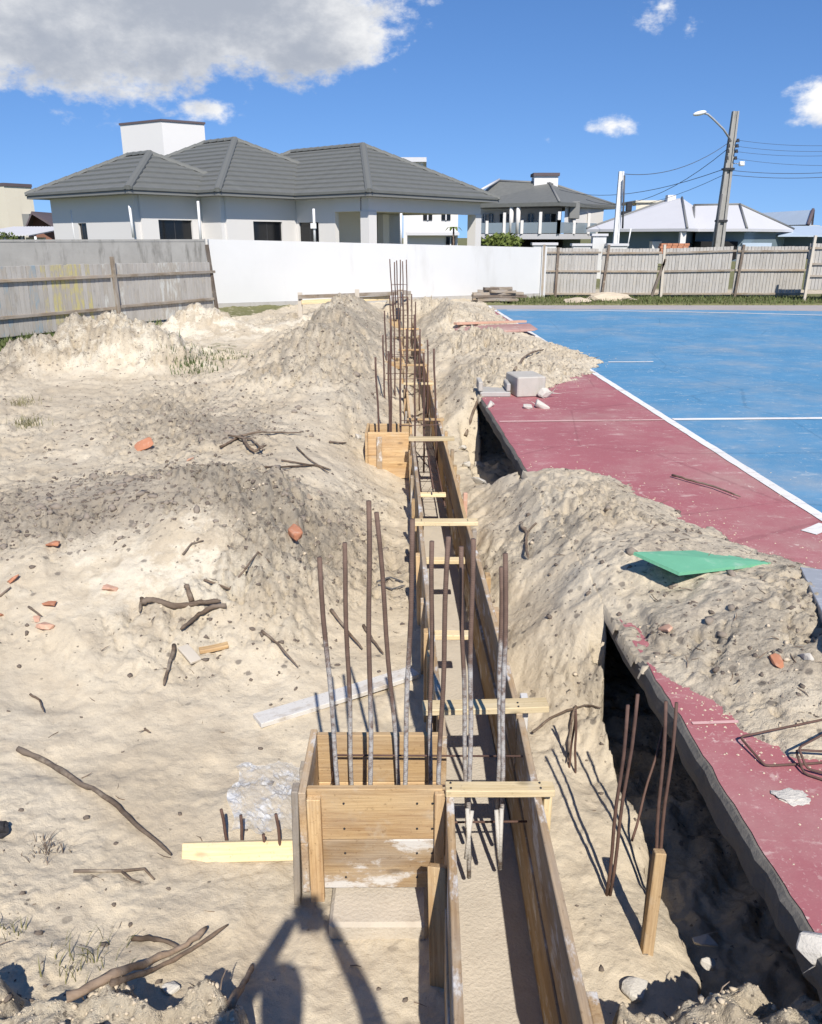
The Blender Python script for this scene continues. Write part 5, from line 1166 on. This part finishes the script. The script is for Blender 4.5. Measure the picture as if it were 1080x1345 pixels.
# branches and sticks: pixel paths on the ground
STK = [
 ('branch', 'long dark branch lying across the smooth sand at the left', [(25, 988), (60, 1005), (100, 1030), (130, 1045), (155, 1064), (185, 1092), (225, 1128)], .011, 'bark', .008),
 ('branch', 'thick brown branch at the bottom left above the rubble', [(92, 1326), (150, 1293), (200, 1272), (245, 1252), (272, 1228)], .012, 'bark_pale', .03),
 ('branch', 'dark branch crossing the thick one at the bottom left', [(150, 1300), (205, 1280), (250, 1256), (300, 1222)], .008, 'bark', .02),
 ('branch', 'short curved stick touching the crossed branches at the bottom left', [(174, 1237), (200, 1238), (216, 1241), (240, 1251)], .008, 'bark', .006),
 ('branch', 'pale stick poking up at the bottom edge in the shadow', [(306, 1326), (322, 1300), (332, 1276)], .011, 'bark_pale', .02),
 ('branch', 'thick horizontal branch on the left slope', [(188, 797), (200, 793), (230, 797), (262, 795), (290, 796)], .017, 'bark', .015),
 ('branch', 'bent branch joining the thick one on the left slope', [(298, 800), (280, 802), (262, 812), (250, 822), (238, 832)], .013, 'bark', .012),
 ('branch', 'short upright dark twig at the left end of the thick branch', [(187, 790), (184, 808)], .010, 'bark', .008),
 ('branch', 'straight dark stick pointing down the left slope', [(229, 848), (224, 875), (216, 904)], .010, 'bark', .008),
 ('branch', 'thin stick pointing down at the foot of the bank', [(344, 832), (366, 850), (392, 880)], .007, 'bark', .008),
 ('branch', 'wavy thin root across the pale slope', [(268, 764), (300, 763), (320, 757), (340, 735), (355, 738)], .006, 'bark', .006),
 ('branch', 'short curved twig on the pale slope', [(240, 729), (252, 717), (268, 713)], .006, 'bark', .006),
 ('branch', 'dark stump piece standing on the thick branch', [(252, 790), (247, 775), (243, 777)], .014, 'bark', .015),
 ('branch', 'thin stick lying near the left edge below the bricks', [(38, 800), (55, 812)], .006, 'bark', .006),
 ('branch', 'dark twig at the left edge of the slope', [(0, 786), (15, 774)], .006, 'bark', .006),
 ('branch', 'twisted roots in the dark soil behind the ridge', [(318, 578), (326, 592), (334, 598), (350, 590)], .014, 'bark', .03),
 ('branch', 'long brown root over the dark soil behind the ridge', [(290, 592), (318, 577), (340, 574), (362, 572), (396, 573)], .011, 'bark', .03),
 ('branch', 'reddish root beside the dark soil patch', [(300, 576), (330, 580), (348, 598)], .009, 'bark', .02),
 ('branch', 'thin stick lying flat in front of the middle box', [(345, 618), (380, 616), (415, 613), (435, 620)], .008, 'bark', .01),
 ('branch', 'second thin stick lying flat in front of the middle box', [(370, 607), (400, 612), (432, 618)], .007, 'bark', .01),
 ('branch', 'diagonal thin stick in front of the middle box', [(390, 590), (405, 605), (432, 624)], .007, 'bark', .012),
 ('branch', 'short twig left of the middle box', [(433, 583), (455, 584)], .009, 'bark', .008),
 ('branch', 'black root hanging from the right bank', [(684, 694), (692, 704), (690, 722), (694, 738)], .010, 'bark', .01),
 ('branch', 'forked black root above the right bank', [(705, 690), (694, 700), (690, 712)], .006, 'bark', .01),
 ('branch', 'thin stick on the sand edge by the red border', [(880, 655), (905, 663), (935, 672), (968, 686)], .008, 'bark', .012),
 ('branch', 'root on the far right heap beside the blue court', [(676, 484), (690, 472), (702, 466), (714, 463)], .017, 'bark', .04),
 ('branch', 'thin root bridging the sand to the dark hole', [(700, 968), (722, 950), (745, 940), (768, 930), (790, 928)], .006, 'bark', .03),
 ('branch', 'curved root hanging beside the short dark bars', [(756, 934), (750, 955), (747, 985), (745, 1008)], .006, 'bark', .03),
 ('branch', 'stick crossing the ridge near the bars', [(435, 805), (455, 830), (476, 856)], .009, 'bark', .012),
 ('branch', 'thin stick behind the tallest bars', [(478, 825), (490, 845), (504, 862)], .008, 'bark', .012),
 ('branch', 'bunch of black wire ends beside the left form', [(495, 768), (512, 762), (530, 768)], .006, 'wire', .02),
 ('branch', 'loop of black wire beside the left form', [(497, 772), (515, 777), (533, 772)], .005, 'wire', .02),
 ('branch', 'small thin stick on the smooth sand left of centre', [(190, 960), (198, 965)], .005, 'bark', .004),
 ('branch', 'bent twig on the smooth sand near the left edge', [(40, 915), (52, 922), (58, 938)], .005, 'bark', .005),
 ('branch', 'thin dark crack-like root at the corner of the red slab', [(612, 535), (622, 529), (632, 521)], .018, 'bark', .01),
]
allp = [p for s_ in STK for p in s_[2]]; gp = ground_many(allp); i = 0
for (nm, lb, uv, r, mt, lift) in STK:
    pts = [gp[i + k] + Vector((0, 0, r * .9 + lift * .5 + .006)) for k in range(len(uv))]; i += len(uv)
    dense = []
    for a_, b_ in zip(pts, pts[1:]):
        for k in range(4): dense.append(a_.lerp(b_, k / 4) + Vector((random.uniform(-1, 1), random.uniform(-1, 1), random.uniform(-1, 1))) * r * .28)
    dense.append(pts[-1]); n = len(dense)
    rad = [r * (1.12 - .45 * k / n + random.uniform(-.12, .12)) for k in range(n)]; rad[-1] *= .6
    tag(tube(nm if mt != 'wire' else 'tie_wire', dense, rad, M[mt], None, 8, lump=.12), lb, *(('branch', 'branches and roots on the sand') if mt != 'wire' else ('wire', 'wire ends by the left form')))
fk = ground_many([(97, 1147), (130, 1146), (160, 1147), (190, 1144), (203, 1158), (172, 1158), (184, 1162)])
t = thing('forked_twig', fk[0], 'thin forked twig on the sand at the lower left', 'branch', 'branches and roots on the sand')
tube('stem', [p + Vector((0, 0, .01)) for p in fk[:5]], [.006, .006, .0055, .005, .003], M['bark'], t, 6, lump=.1); tube('side_shoot', [p + Vector((0, 0, .01)) for p in (fk[2], fk[5], fk[6])], [.005, .0045, .003], M['bark'], t, 6, lump=.1)

# ------------------------------------------------------------------ bricks, blocks and rubble
BR = [(70, 717, .055, 'brick', 'small brown-red brick scrap on the slope at far left'), (18, 762, .045, 'brick', 'red brick chip near the left edge'), (66, 795, .05, 'brick', 'upright red brick chip on the left slope'), (145, 775, .055, 'brick_pale', 'pale pink brick scrap in the middle of the left slope'), (60, 825, .06, 'brick_pale', 'flat pink brick scrap below the red chip at left'), (48, 815, .035, 'brick_pale', 'small pink brick flake beside the flat scrap at left'),
      (2, 808, .03, 'brick', 'tiny brick flake at the very left edge'), (190, 590, .12, 'brick', 'brown brick fragment on the rough ground behind the ridge'), (1021, 872, .05, 'brick', 'red roof tile shard on the sand over the slab'), (876, 828, .05, 'brick_pale', 'tan lump of brick on the sand over the slab'), (250, 607, .04, 'brick_pale', 'small pale brick bit on the ridge')]
gp = ground_many([(b[0], b[1]) for b in BR])
for k, ((u, v_, s, mt, lb), p) in enumerate(zip(BR, gp)):
    tag(hull('brick_fragment', p + Vector((0, 0, s * .22)), (s * 1.5, s, s * .45), M[mt], 100 + k, 18, boxy=.9, rot=(random.uniform(-.5, .5), random.uniform(-.5, .5), random.uniform(0, 3))), lb, 'brick', 'broken bricks on the sand')
a_ = ground_many([(388, 716)])[0]
o = hull('brick_fragment', a_ + Vector((0, 0, .04)), (.15, .075, .07), M['brick'], 300, 22, rot=(.2, .25, -1.0), boxy=.9); tag(o, 'orange hollow brick piece on the ridge in front of the column bars', 'brick', 'broken bricks on the sand')
p = at(691, 522, 0); 
t = thing('concrete_block', p, 'solid pale concrete block at the corner of the red slab', 'concrete block')
o = box('block', p + Vector((-.15, -.01, .005)), p + Vector((.18, .42, .23)), M['concrete_pale'], t, .012); o.rotation_euler = (0, 0, .2); o2 = hull('broken_corner', p + Vector((.20, -.02, .06)), (.17, .13, .13), M['mortar'], 7, 14, t, (.2, .1, .5), .4)
p = at(652, 522, 0); t = thing('channel_block', p, 'hollow U shaped concrete block left of the solid one', 'concrete block')
box('web', (p.x - .18, p.y, .004), (p.x + .16, p.y + .36, .06), M['concrete'], t, .008); box('flange', (p.x - .20, p.y + .02, .063), (p.x - .15, p.y + .34, .17), M['concrete_pale'], t, .008); box('flange', (p.x + .115, p.y + .02, .063), (p.x + .16, p.y + .34, .15), M['concrete'], t, .008)
tag(hull('red_slab_piece', at(650, 432, .12) + Vector((0, 0, .0)), (1.5, .8, .07), M['red_dusty'], 90, 40, rot=(.02, -.03, .1), boxy=.92), 'broken red painted slab piece lying in the far right heap', 'slab piece')
tag(plank('long_scrap', at(598, 425, .2), at(690, 422, .15), .10, .04, M['brick_pale'], None), 'long pinkish strip lying on the far right heap', 'strip')
RB = [(710, 614, .16, 'round pale concrete lump on the corner of the red slab'), (690, 616, .10, 'smaller concrete lump beside the round one at the slab corner'), (632, 604, .14, 'white concrete rubble piece right of the formwork, upper one'), (612, 612, .10, 'white concrete rubble piece right of the formwork, left one'), (640, 612, .10, 'white concrete rubble piece right of the formwork, right one'), (607, 590, .09, 'flat white rubble piece close to the formwork'), (628, 636, .12, 'flat pale slab chip on the sand below the dark hole'),
      (470, 575, .07, 'small pale stone left of the middle box'), (925, 1243, .07, 'white concrete rubble piece in the trench at lower right'), (930, 1268, .05, 'lower white rubble piece in the trench at lower right'), (1068, 1258, .09, 'large white broken lump at the lower end of the slab'), (835, 1306, .08, 'pale crumbly lump at the bottom edge right of the formwork'), (1060, 865, .05, 'grey stone on the sand by the right edge'), (578, 402, .25, 'pale clod on the far heap left of centre'), (604, 392, .3, 'big pale clod on top of the far heap'),
      (225, 1300, .05, 'small white stone beside the crossed branches')]
gp = ground_many([(b[0], b[1]) for b in RB])
for k, ((u, v_, s, lb), p) in enumerate(zip(RB, gp)):
    if 'in the trench' in lb: p = at(u, v_, -.50)
    if 'lower end of the slab' in lb: p = at(u, 1245, -.02)
    tag(hull('rubble_lump', p + Vector((0, 0, s * .18)), (s * 1.2, s * .95, s * .7), M['mortar'], 200 + k, 13, rot=(random.uniform(-.4, .4), random.uniform(-.4, .4), random.uniform(0, 3)), boxy=.45), lb, 'rubble', 'pieces of rubble')
p = ground_many([(0, 1095)])[0]; tag(lump('black_rag', p + Vector((-.02, 0, .02)), (.09, .07, .06), M['black_rubber'], 5), 'black rounded object at the left edge of the sand', 'object')
for (u, v_, s, lb) in ((1040, 1048, .10, 'white splash of mortar on the near red border'), (465, 0, 0, '')):
    if s:
        p = at(u, v_, .006); o = lump('mortar_splash', p, (s * 1.1, s * .7, .014), M['mortar'], 77, 3, .5); tag(o, lb, 'mortar')
# stirrups on the red border
def stirrup(label, uvs, lift, r=.0042):
    pts = [at(u, v_, l_) for (u, v_), l_ in zip(uvs, lift)]; dense = []
    n = len(pts)
    for k in range(n):
        a_, b_, c_ = pts[k - 1], pts[k], pts[(k + 1) % n]
        e1 = (a_ - b_).normalized() * .015; e2 = (c_ - b_).normalized() * .015
        dense += [b_ + e1, b_ + (e1 + e2) * .25, b_ + e2]
    tag(tube('wire_stirrup', dense, r, M['rebar_thin'], None, 7, closed=True), label, 'stirrup', 'wire stirrups on the court')
stirrup('large bent wire stirrup lying half on sand, half on red paint', [(972, 968), (1005, 1006), (1066, 1003), (1120, 998), (1125, 936)], [.03, .012, .012, .02, .08])
stirrup('front wire stirrup at the right edge of the red border', [(1045, 985), (1056, 1016), (1130, 1040), (1140, 990)], [.05, .012, .012, .05])
stirrup('rear wire stirrup behind the front one at the right edge', [(1049, 982), (1060, 1010), (1135, 1028), (1100, 955)], [.07, .02, .03, .09])

# crumpled plastic film
p = ground_many([(310, 1010), (396, 1010), (396, 1096), (300, 1096)])
v, f = [], []; n = 26
for i in range(n + 1):
    for j in range(n + 1):
        s_, t_ = i / n, j / n; q = (p[0] * (1 - s_) + p[1] * s_) * (1 - t_) + (p[3] * (1 - s_) + p[2] * s_) * t_
        q = q + Vector((.02 * math.sin(9 * t_), .015 * math.sin(11 * s_), 0)); v.append(q)
arr = np.array([[q.x, q.y] for q in v]); hz = .008 + .016 * np.abs(fbm(arr[:, 0], arr[:, 1], 9, 4, 5)) + .015 * np.abs(fbm(arr[:, 0], arr[:, 1], 28, 3, 6)); tz = terrain(arr[:, 0], arr[:, 1])[0]
v = [Vector((q.x, q.y, float(a_ + b_))) for q, a_, b_ in zip(v, hz, tz)]
f = [(i * (n + 1) + j, (i + 1) * (n + 1) + j, (i + 1) * (n + 1) + j + 1, i * (n + 1) + j + 1) for i in range(n) for j in range(n)]
o = pymesh('plastic_film', v, f, M['film']); so = o.modifiers.new('s', 'SOLIDIFY'); so.thickness = .0006
tag(o, 'crumpled clear plastic film on the sand left of the column box', 'plastic film')

# ------------------------------------------------------------------ crumbs, twigs and plants
rn = np.random.RandomState(4)
def scatter(n, ymin, ymax):
    wy = rn.uniform(np.log(ymin + .5), np.log(ymax + .5), n); Y = np.exp(wy) - .5; X = rn.uniform(-.56, .56, n) * (Y + .5); return X, Y
ICO = bmesh.new(); bmesh.ops.create_icosphere(ICO, subdivisions=1, radius=1.0)
ICV = np.array([v.co[:] for v in ICO.verts]); ICF = np.array([[v.index for v in f.verts] for f in ICO.faces]); ICO.free()
def crumbs(name, label, n, ymin, ymax, s0, s1, weight, mat, lab_kind='stuff', grow=.05):
    X, Y = scatter(n * 6, ymin, ymax); z, dark, pale, turf, rough = terrain(X, Y)
    free = ~((X > xs(Y) - .02) & (z < .004) & (Y < SLAB_FAR)) & (np.abs(X - FORM_X(Y) - .157) > .24) & (turf < .5)
    pr_ = weight(dark, pale, rough, X, Y) * free; keep = rn.uniform(0, 1, len(X)) < pr_; X, Y, z = X[keep][:n], Y[keep][:n], z[keep][:n]; k = len(X)
    s = (s0 + (s1 - s0) * rn.uniform(0, 1, k) ** 3) * (1 + grow * Y); sc = s[:, None] * rn.uniform(.6, 1.25, (k, 3)); sc[:, 2] *= .75
    th = rn.uniform(0, 6.28, k); c, sn = np.cos(th), np.sin(th)
    V = ICV[None] * (1 + rn.uniform(-.45, .40, (k, len(ICV), 1))) * sc[:, None, :]
    V = np.stack([V[..., 0] * c[:, None] - V[..., 1] * sn[:, None] + X[:, None], V[..., 0] * sn[:, None] + V[..., 1] * c[:, None] + Y[:, None], V[..., 2] + (z + s * .05)[:, None]], -1)
    Fc = (ICF[None] + (np.arange(k) * len(ICV))[:, None, None]).reshape(-1, 3).astype(np.int32); V = V.reshape(-1, 3).astype(np.float32)
    me = bpy.data.meshes.new(name); me.vertices.add(len(V)); me.vertices.foreach_set('co', V.ravel()); me.loops.add(Fc.size); me.loops.foreach_set('vertex_index', Fc.ravel())
    me.polygons.add(len(Fc)); me.polygons.foreach_set('loop_start', np.arange(0, Fc.size, 3, dtype=np.int32)); me.update(calc_edges=True)
    o = link(bpy.data.objects.new(name, me), None, mat); return tag(o, label, 'soil', None, 'stuff')
crumbs('dark_soil_crumbs', 'dark crumbs of topsoil strewn over the heaps', 9000, 1.6, 16, .0025, .015, lambda d, p, r, X, Y: np.clip(.012 + d * .8 + r * .15 - p * .2, 0, 1) ** 1.3 * np.where(X > .5, .45, 1), M['clod'])
crumbs('soil_clods', 'larger clods of dark soil on the ridge and heaps', 1500, 2.5, 14, .007, .030, lambda d, p, r, X, Y: np.clip(d * 1.3 - .35, 0, 1) * np.where(X > .5, .3, 1), M['clod_mid'])
crumbs('pale_sand_lumps', 'pale lumps of crumbled sand on the heaps', 3500, 1.6, 18, .003, .013, lambda d, p, r, X, Y: np.clip(r * .7 - .3, 0, 1), M['clod_pale'])
crumbs('rubble_crumbs', 'grey crumbs of rubble along the bottom edge', 3500, .9, 1.8, .002, .009, lambda d, p, r, X, Y: (r > .9) * 1.0, M['clod_pale'], grow=0)
def drift():
    X, Y = scatter(60000, 1.6, 14); ok = (X > xs(Y) + .03) & (Y < SLAB_FAR) & (X < 3.2); X, Y = X[ok], Y[ok]
    dc = np.maximum(polydist(X, Y, COVER_NEAR), polydist(X, Y, COVER_FAR)); z = terrain(X, Y)[0]
    keep = (z < 0) & (rn.uniform(0, 1, len(X)) < .55 * np.exp(-np.abs(dc) / .10) + .006); X, Y = X[keep][:6000], Y[keep][:6000]; v, f = [], []
    for x, y in zip(X, Y):
        r = random.uniform(.0015, .0055) * (1 + .07 * y); k = len(v); a_ = random.uniform(0, 6.28)
        v += [(x + r * math.cos(a_ + q) * random.uniform(.6, 1.3), y + r * math.sin(a_ + q) * random.uniform(.6, 1.3), .0045) for q in (0, 1.57, 3.14, 4.71)] + [(x, y, .0045 + r * .7)]
        f += [(k, k + 1, k + 4), (k + 1, k + 2, k + 4), (k + 2, k + 3, k + 4), (k + 3, k, k + 4)]
    tag(pymesh('drifted_sand', v, f, M['clod_pale']), 'loose sand grains drifted onto the painted court', 'sand', None, 'stuff')
drift()
def litter(name, label, n, ymin, ymax, weight, mat, L0, L1):
    X, Y = scatter(n * 5, ymin, ymax); z, dark, pale, turf, rough = terrain(X, Y)
    free = ~((X > xs(Y) - .02) & (z < .004) & (Y < SLAB_FAR)) & (np.abs(X - FORM_X(Y) - .157) > .24)
    keep = rn.uniform(0, 1, len(X)) < weight(dark, rough) * free; X, Y, z = X[keep][:n], Y[keep][:n], z[keep][:n]; v, f = [], []
    for x, y, zz_ in zip(X, Y, z):
        L = random.uniform(L0, L1) * (1 + .08 * y); a_ = random.uniform(0, 6.28); d = Vector((math.cos(a_), math.sin(a_), random.uniform(-.2, .5))).normalized(); r = L * random.uniform(.03, .06)
        p = Vector((x, y, zz_ + r)); s_ = d.cross(Vector((0, 0, 1))).normalized() * r; u_ = d.cross(s_).normalized() * r; k = len(v); mid = p + d * L * .5 + s_ * random.uniform(-3, 3)
        for q, w_ in ((p, 1), (mid, 1), (p + d * L, .4)): v += [q + s_ * w_, q - s_ * .5 * w_ + u_ * .8 * w_, q - s_ * .5 * w_ - u_ * .8 * w_]
        for b in (0, 3): f += [(k + b, k + b + 1, k + b + 4, k + b + 3), (k + b + 1, k + b + 2, k + b + 5, k + b + 4), (k + b + 2, k + b, k + b + 3, k + b + 5)]
        f += [(k + 2, k + 1, k), (k + 6, k + 7, k + 8)]
    o = pymesh(name, v, f, mat); return tag(o, label, 'litter', None, 'stuff')
litter('twig_litter', 'tiny dark twigs and root bits scattered over the sand', 900, 1.6, 12, lambda d, r: np.clip(.03 + d * .6 + r * .3, 0, 1), M['bark'], .012, .05)

def blades(pts, hmin, hmax, lean, wd):
    v, f = [], []
    for p in pts:
        h = random.uniform(hmin, hmax); a_ = random.uniform(0, 6.28); l_ = random.uniform(.1, lean) * h; d = Vector((math.cos(a_), math.sin(a_), 0)); s_ = Vector((-d.y, d.x, 0)) * wd * random.uniform(.6, 1.3); k = len(v)
        m_ = p + Vector((0, 0, h * .6)) + d * l_ * .35; v += [p - s_, p + s_, m_ + s_ * .7, m_ - s_ * .7, p + Vector((0, 0, h)) + d * l_]; f += [(k, k + 1, k + 2, k + 3), (k + 3, k + 2, k + 4)]
    return v, f
def tuft(label, u, v_, n, spread, h, mat, wd=.004):
    c = ground_many([(u, v_)])[0]; xy = [(c.x + random.gauss(0, spread), c.y + random.gauss(0, spread)) for _ in range(n)]; z = terrain(np.array([q[0] for q in xy]), np.array([q[1] for q in xy]))[0]
    vv, ff = blades([Vector((q[0] - c.x, q[1] - c.y, float(a_) - c.z - .01)) for q, a_ in zip(xy, z)], h * .4, h, 1.1, wd)
    tag(pymesh('grass_tuft', vv, ff, M[mat], None, c), label, 'grass', 'grass tufts on the sand')
tuft('green grass tuft on the sand near the left edge, lower one', 38, 560, 120, .09, .11, 'dry_grass', .003); tuft('green grass tuft on the sand near the left edge, upper one', 30, 530, 90, .10, .11, 'dry_grass', .003)
tuft('fresh green tuft between the two white heaps', 250, 466, 260, .16, .12, 'grass', .005); tuft('low green tuft behind the long heap at the left', 290, 468, 200, .2, .09, 'grass', .005)
tuft('dry weed patch on the sand near the bottom left', 62, 1118, 50, .035, .06, 'bark', .0025); tuft('dry uprooted weed at the lower left above the shadow', 110, 1262, 60, .05, .08, 'dry_grass', .0022); tuft('small dry weed near the left bottom edge', 12, 1225, 25, .03, .07, 'dry_grass', .002)
def turf(name, label, n, test, x0, x1, y0, y1, h):
    X = rn.uniform(x0, x1, n); Y = rn.uniform(y0, y1, n); z, dark, pale, tf, rough = terrain(X, Y); k = test(X, Y, tf) & (rn.uniform(0, 1, n) < tf)
    vv, ff = blades([Vector((a_, b_, c_ - .01)) for a_, b_, c_ in zip(X[k], Y[k], z[k])], h * .4, h, 1.0, .010); return tag(pymesh(name, vv, ff, M['grass']), label, 'grass', None, 'stuff')
turf('grass', 'short rough grass along the foot of the right fence', 9000, lambda X, Y, t_: X > 2.2, 2.2, 15, 21.9, 25.0, .12)
turf('grass', 'rough green grass at the foot of the left fence', 16000, lambda X, Y, t_: X < -4.5, -11, -4.6, 10.4, 18, .15)
gpile = [(760, 397, 'low pale sand pile in the grass by the right fence'), (800, 395, 'wider pale sand pile in the grass by the right fence'), (985, 389, 'pale stone slab at the foot of the right fence')]
for k, (u, v_, lb) in enumerate(gpile):
    p = at(u, v_, .0); tag(lump('sand_pile', p + Vector((0, .2, .02)), ((.7, 1.3, .8)[k], .7, (.16, .34, .14)[k]), M['clod_pale'], 60 + k, 3, .2), lb, 'sand pile')
def shrub(label, u, v_, Y, rx, rz, n, mat):
    c = atY(u, v_, Y); t = thing('shrub', (c.x, c.y, 0), label, 'shrub'); v, f = [], []
    for i in range(n):
        d = Vector(rn.normal(size=3)).normalized() * random.uniform(.45, 1.05); p = Vector((d.x * rx, d.y * rx, d.z * rz + c.z)); a_ = Vector(rn.normal(size=3)).normalized(); b_ = a_.cross(Vector(rn.normal(size=3))).normalized(); s_ = random.uniform(.06, .14); k = len(v)
        v += [p - a_ * s_, p + b_ * s_ * .5, p + a_ * s_, p - b_ * s_ * .5]; f.append((k, k + 1, k + 2, k + 3))
    pymesh('crown', v, f, M[mat], t, (c.x, c.y, 0)); tube('trunk', [(c.x, c.y, 0), (c.x + .05, c.y, c.z * .6), (c.x, c.y, c.z)], [.06, .05, .03], M['bark'], t, 6)
shrub('yellow green garden shrub above the right end of the white wall', 660, 317, 36, .85, .32, 700, 'leaf'); shrub('small garden shrub peeping over the white wall beside the porch', 628, 322, 37, .35, .35, 200, 'leaf')
shrub('dark shrub under the carport roof at the left edge', 8, 317, 46, .7, .5, 300, 'grass')
def palm(label, u, v0, v1, Y):
    a_, b_ = atY(u, v0, Y), atY(u, v1, Y); t = thing('young_palm', (a_.x, Y, 0), label, 'plant'); tube('stem', [(a_.x, Y, 0), b_], [.06, .05], M['bark'], t, 6)
    for k in range(8):
        an = k * .785 + .3; d = Vector((math.cos(an), math.sin(an), 0)); pts = [b_ + d * .5 * s_ + Vector((0, 0, .45 * s_ - .55 * s_ * s_)) for s_ in (0, .35, .7, 1.05)]; v = []
        for q, w_ in zip(pts, (.03, .09, .08, .01)): v += [q + Vector((-d.y, d.x, 0)) * w_ - b_, q - Vector((-d.y, d.x, 0)) * w_ - b_]
        pymesh('frond', v, [(2 * i, 2 * i + 1, 2 * i + 3, 2 * i + 2) for i in range(3)], M['leaf'], t, b_)
palm('young palm seen through the porch by the white house', 596, 322, 300, 48)

# ------------------------------------------------------------------ the photographer, whose shadow falls on the sand
zf = gz(0, -.4)
pr = thing('person', (-.05, -.42, zf), 'person in dark clothes holding up a phone, seen only as a shadow', 'person')
def skin(name, verts, edges, mat, parent, root=0, sub=2):
    me = bpy.data.meshes.new(name); me.from_pydata([v[:3] for v in verts], edges, []); o = bpy.data.objects.new(name, me); link(o, parent, mat)
    mo = o.modifiers.new('skin', 'SKIN'); 
    for i, v in enumerate(verts):
        sv = me.skin_vertices[0].data[i]; r = v[3]; sv.radius = (r, r) if not hasattr(r, '__len__') else r; sv.use_root = (i == root)
    sb = o.modifiers.new('sub', 'SUBSURF'); sb.levels = sub; sb.render_levels = sub
    for p_ in me.polygons: p_.use_smooth = True
    return o
z0 = zf
V = [(-.04, -.42, z0 + .92, (.15, .11)), (-.04, -.42, z0 + 1.12, (.14, .10)), (-.04, -.41, z0 + 1.32, (.16, .11)), (-.04, -.40, z0 + 1.43, (.10, .08)), (-.04, -.39, z0 + 1.49, .052), (-.04, -.375, z0 + 1.56, (.072, .085)), (-.04, -.375, z0 + 1.66, (.075, .092)), (-.04, -.38, z0 + 1.72, (.05, .06)),
     (-.22, -.41, z0 + 1.37, .062), (-.31, -.30, z0 + 1.20, .046), (-.20, -.15, z0 + 1.38, .036), (-.075, -.055, CAMZ - .05, .026), (-.055, -.045, CAMZ - .01, .024),
     (.14, -.41, z0 + 1.37, .062), (.25, -.30, z0 + 1.21, .046), (.18, -.15, z0 + 1.39, .036), (.075, -.055, CAMZ - .05, .026), (.055, -.045, CAMZ - .01, .024),
     (-.13, -.42, z0 + .86, .10), (-.17, -.40, z0 + .48, .065), (-.18, -.42, z0 + .10, .042), (-.19, -.33, z0 + .04, .040), (-.19, -.24, z0 + .03, .032),
     (.05, -.42, z0 + .86, .10), (.09, -.40, z0 + .48, .065), (.11, -.42, z0 + .10, .042), (.12, -.33, z0 + .04, .040), (.12, -.24, z0 + .03, .032)]
E = [(0, 1), (1, 2), (2, 3), (3, 4), (4, 5), (5, 6), (6, 7), (2, 8), (8, 9), (9, 10), (10, 11), (11, 12), (2, 13), (13, 14), (14, 15), (15, 16), (16, 17), (0, 18), (18, 19), (19, 20), (20, 21), (21, 22), (0, 23), (23, 24), (24, 25), (25, 26), (26, 27)]
skin('body', V, E, M['skin'], pr)
for sx in (-1, 1):
    for k, L in enumerate((.062, .070, .066, .052)):
        b = Vector((sx * .050, -.040, CAMZ + .012 - k * .019)); d = Vector((-sx * .012, -.002, .0))
        skin('finger', [(*b, .008), (*(b + Vector((sx * .002, .004, .01))), .008), (*(b + Vector((-sx * L * .35, -.0, .014))), .0075), (*(b + Vector((-sx * L * .6, -.004, .010))), .0065)], [(0, 1), (1, 2), (2, 3)], M['skin'], pr, 0, 1)
    skin('thumb', [(sx * .062, -.058, CAMZ - .045, .011), (sx * .045, -.062, CAMZ - .02, .010), (sx * .026, -.060, CAMZ - .005, .008)], [(0, 1), (1, 2)], M['skin'], pr, 0, 1)
def grow(ids, k): return [(V[i][0], V[i][1], V[i][2], tuple(x * k for x in V[i][3]) if hasattr(V[i][3], '__len__') else V[i][3] * k) for i in ids]
skin('shirt', grow([0, 1, 2, 3, 8, 9, 13, 14], 1.13), [(0, 1), (1, 2), (2, 3), (2, 4), (4, 5), (2, 6), (6, 7)], M['cloth_blue'], pr)
skin('trousers', grow([0, 18, 19, 20, 23, 24, 25], 1.15), [(0, 1), (1, 2), (2, 3), (0, 4), (4, 5), (5, 6)], M['cloth_dark'], pr)
skin('hair', [(-.04, -.40, z0 + 1.66, .088), (-.04, -.39, z0 + 1.73, .07)], [(0, 1)], M['hair'], pr)
ph = thing('phone', (0, -.03, CAMZ - .05), 'black phone held up by the photographer', 'phone'); box('phone_body', (-.038, -.037, CAMZ - .085), (.038, -.029, CAMZ + .075), M['dark_metal'], ph, .003)
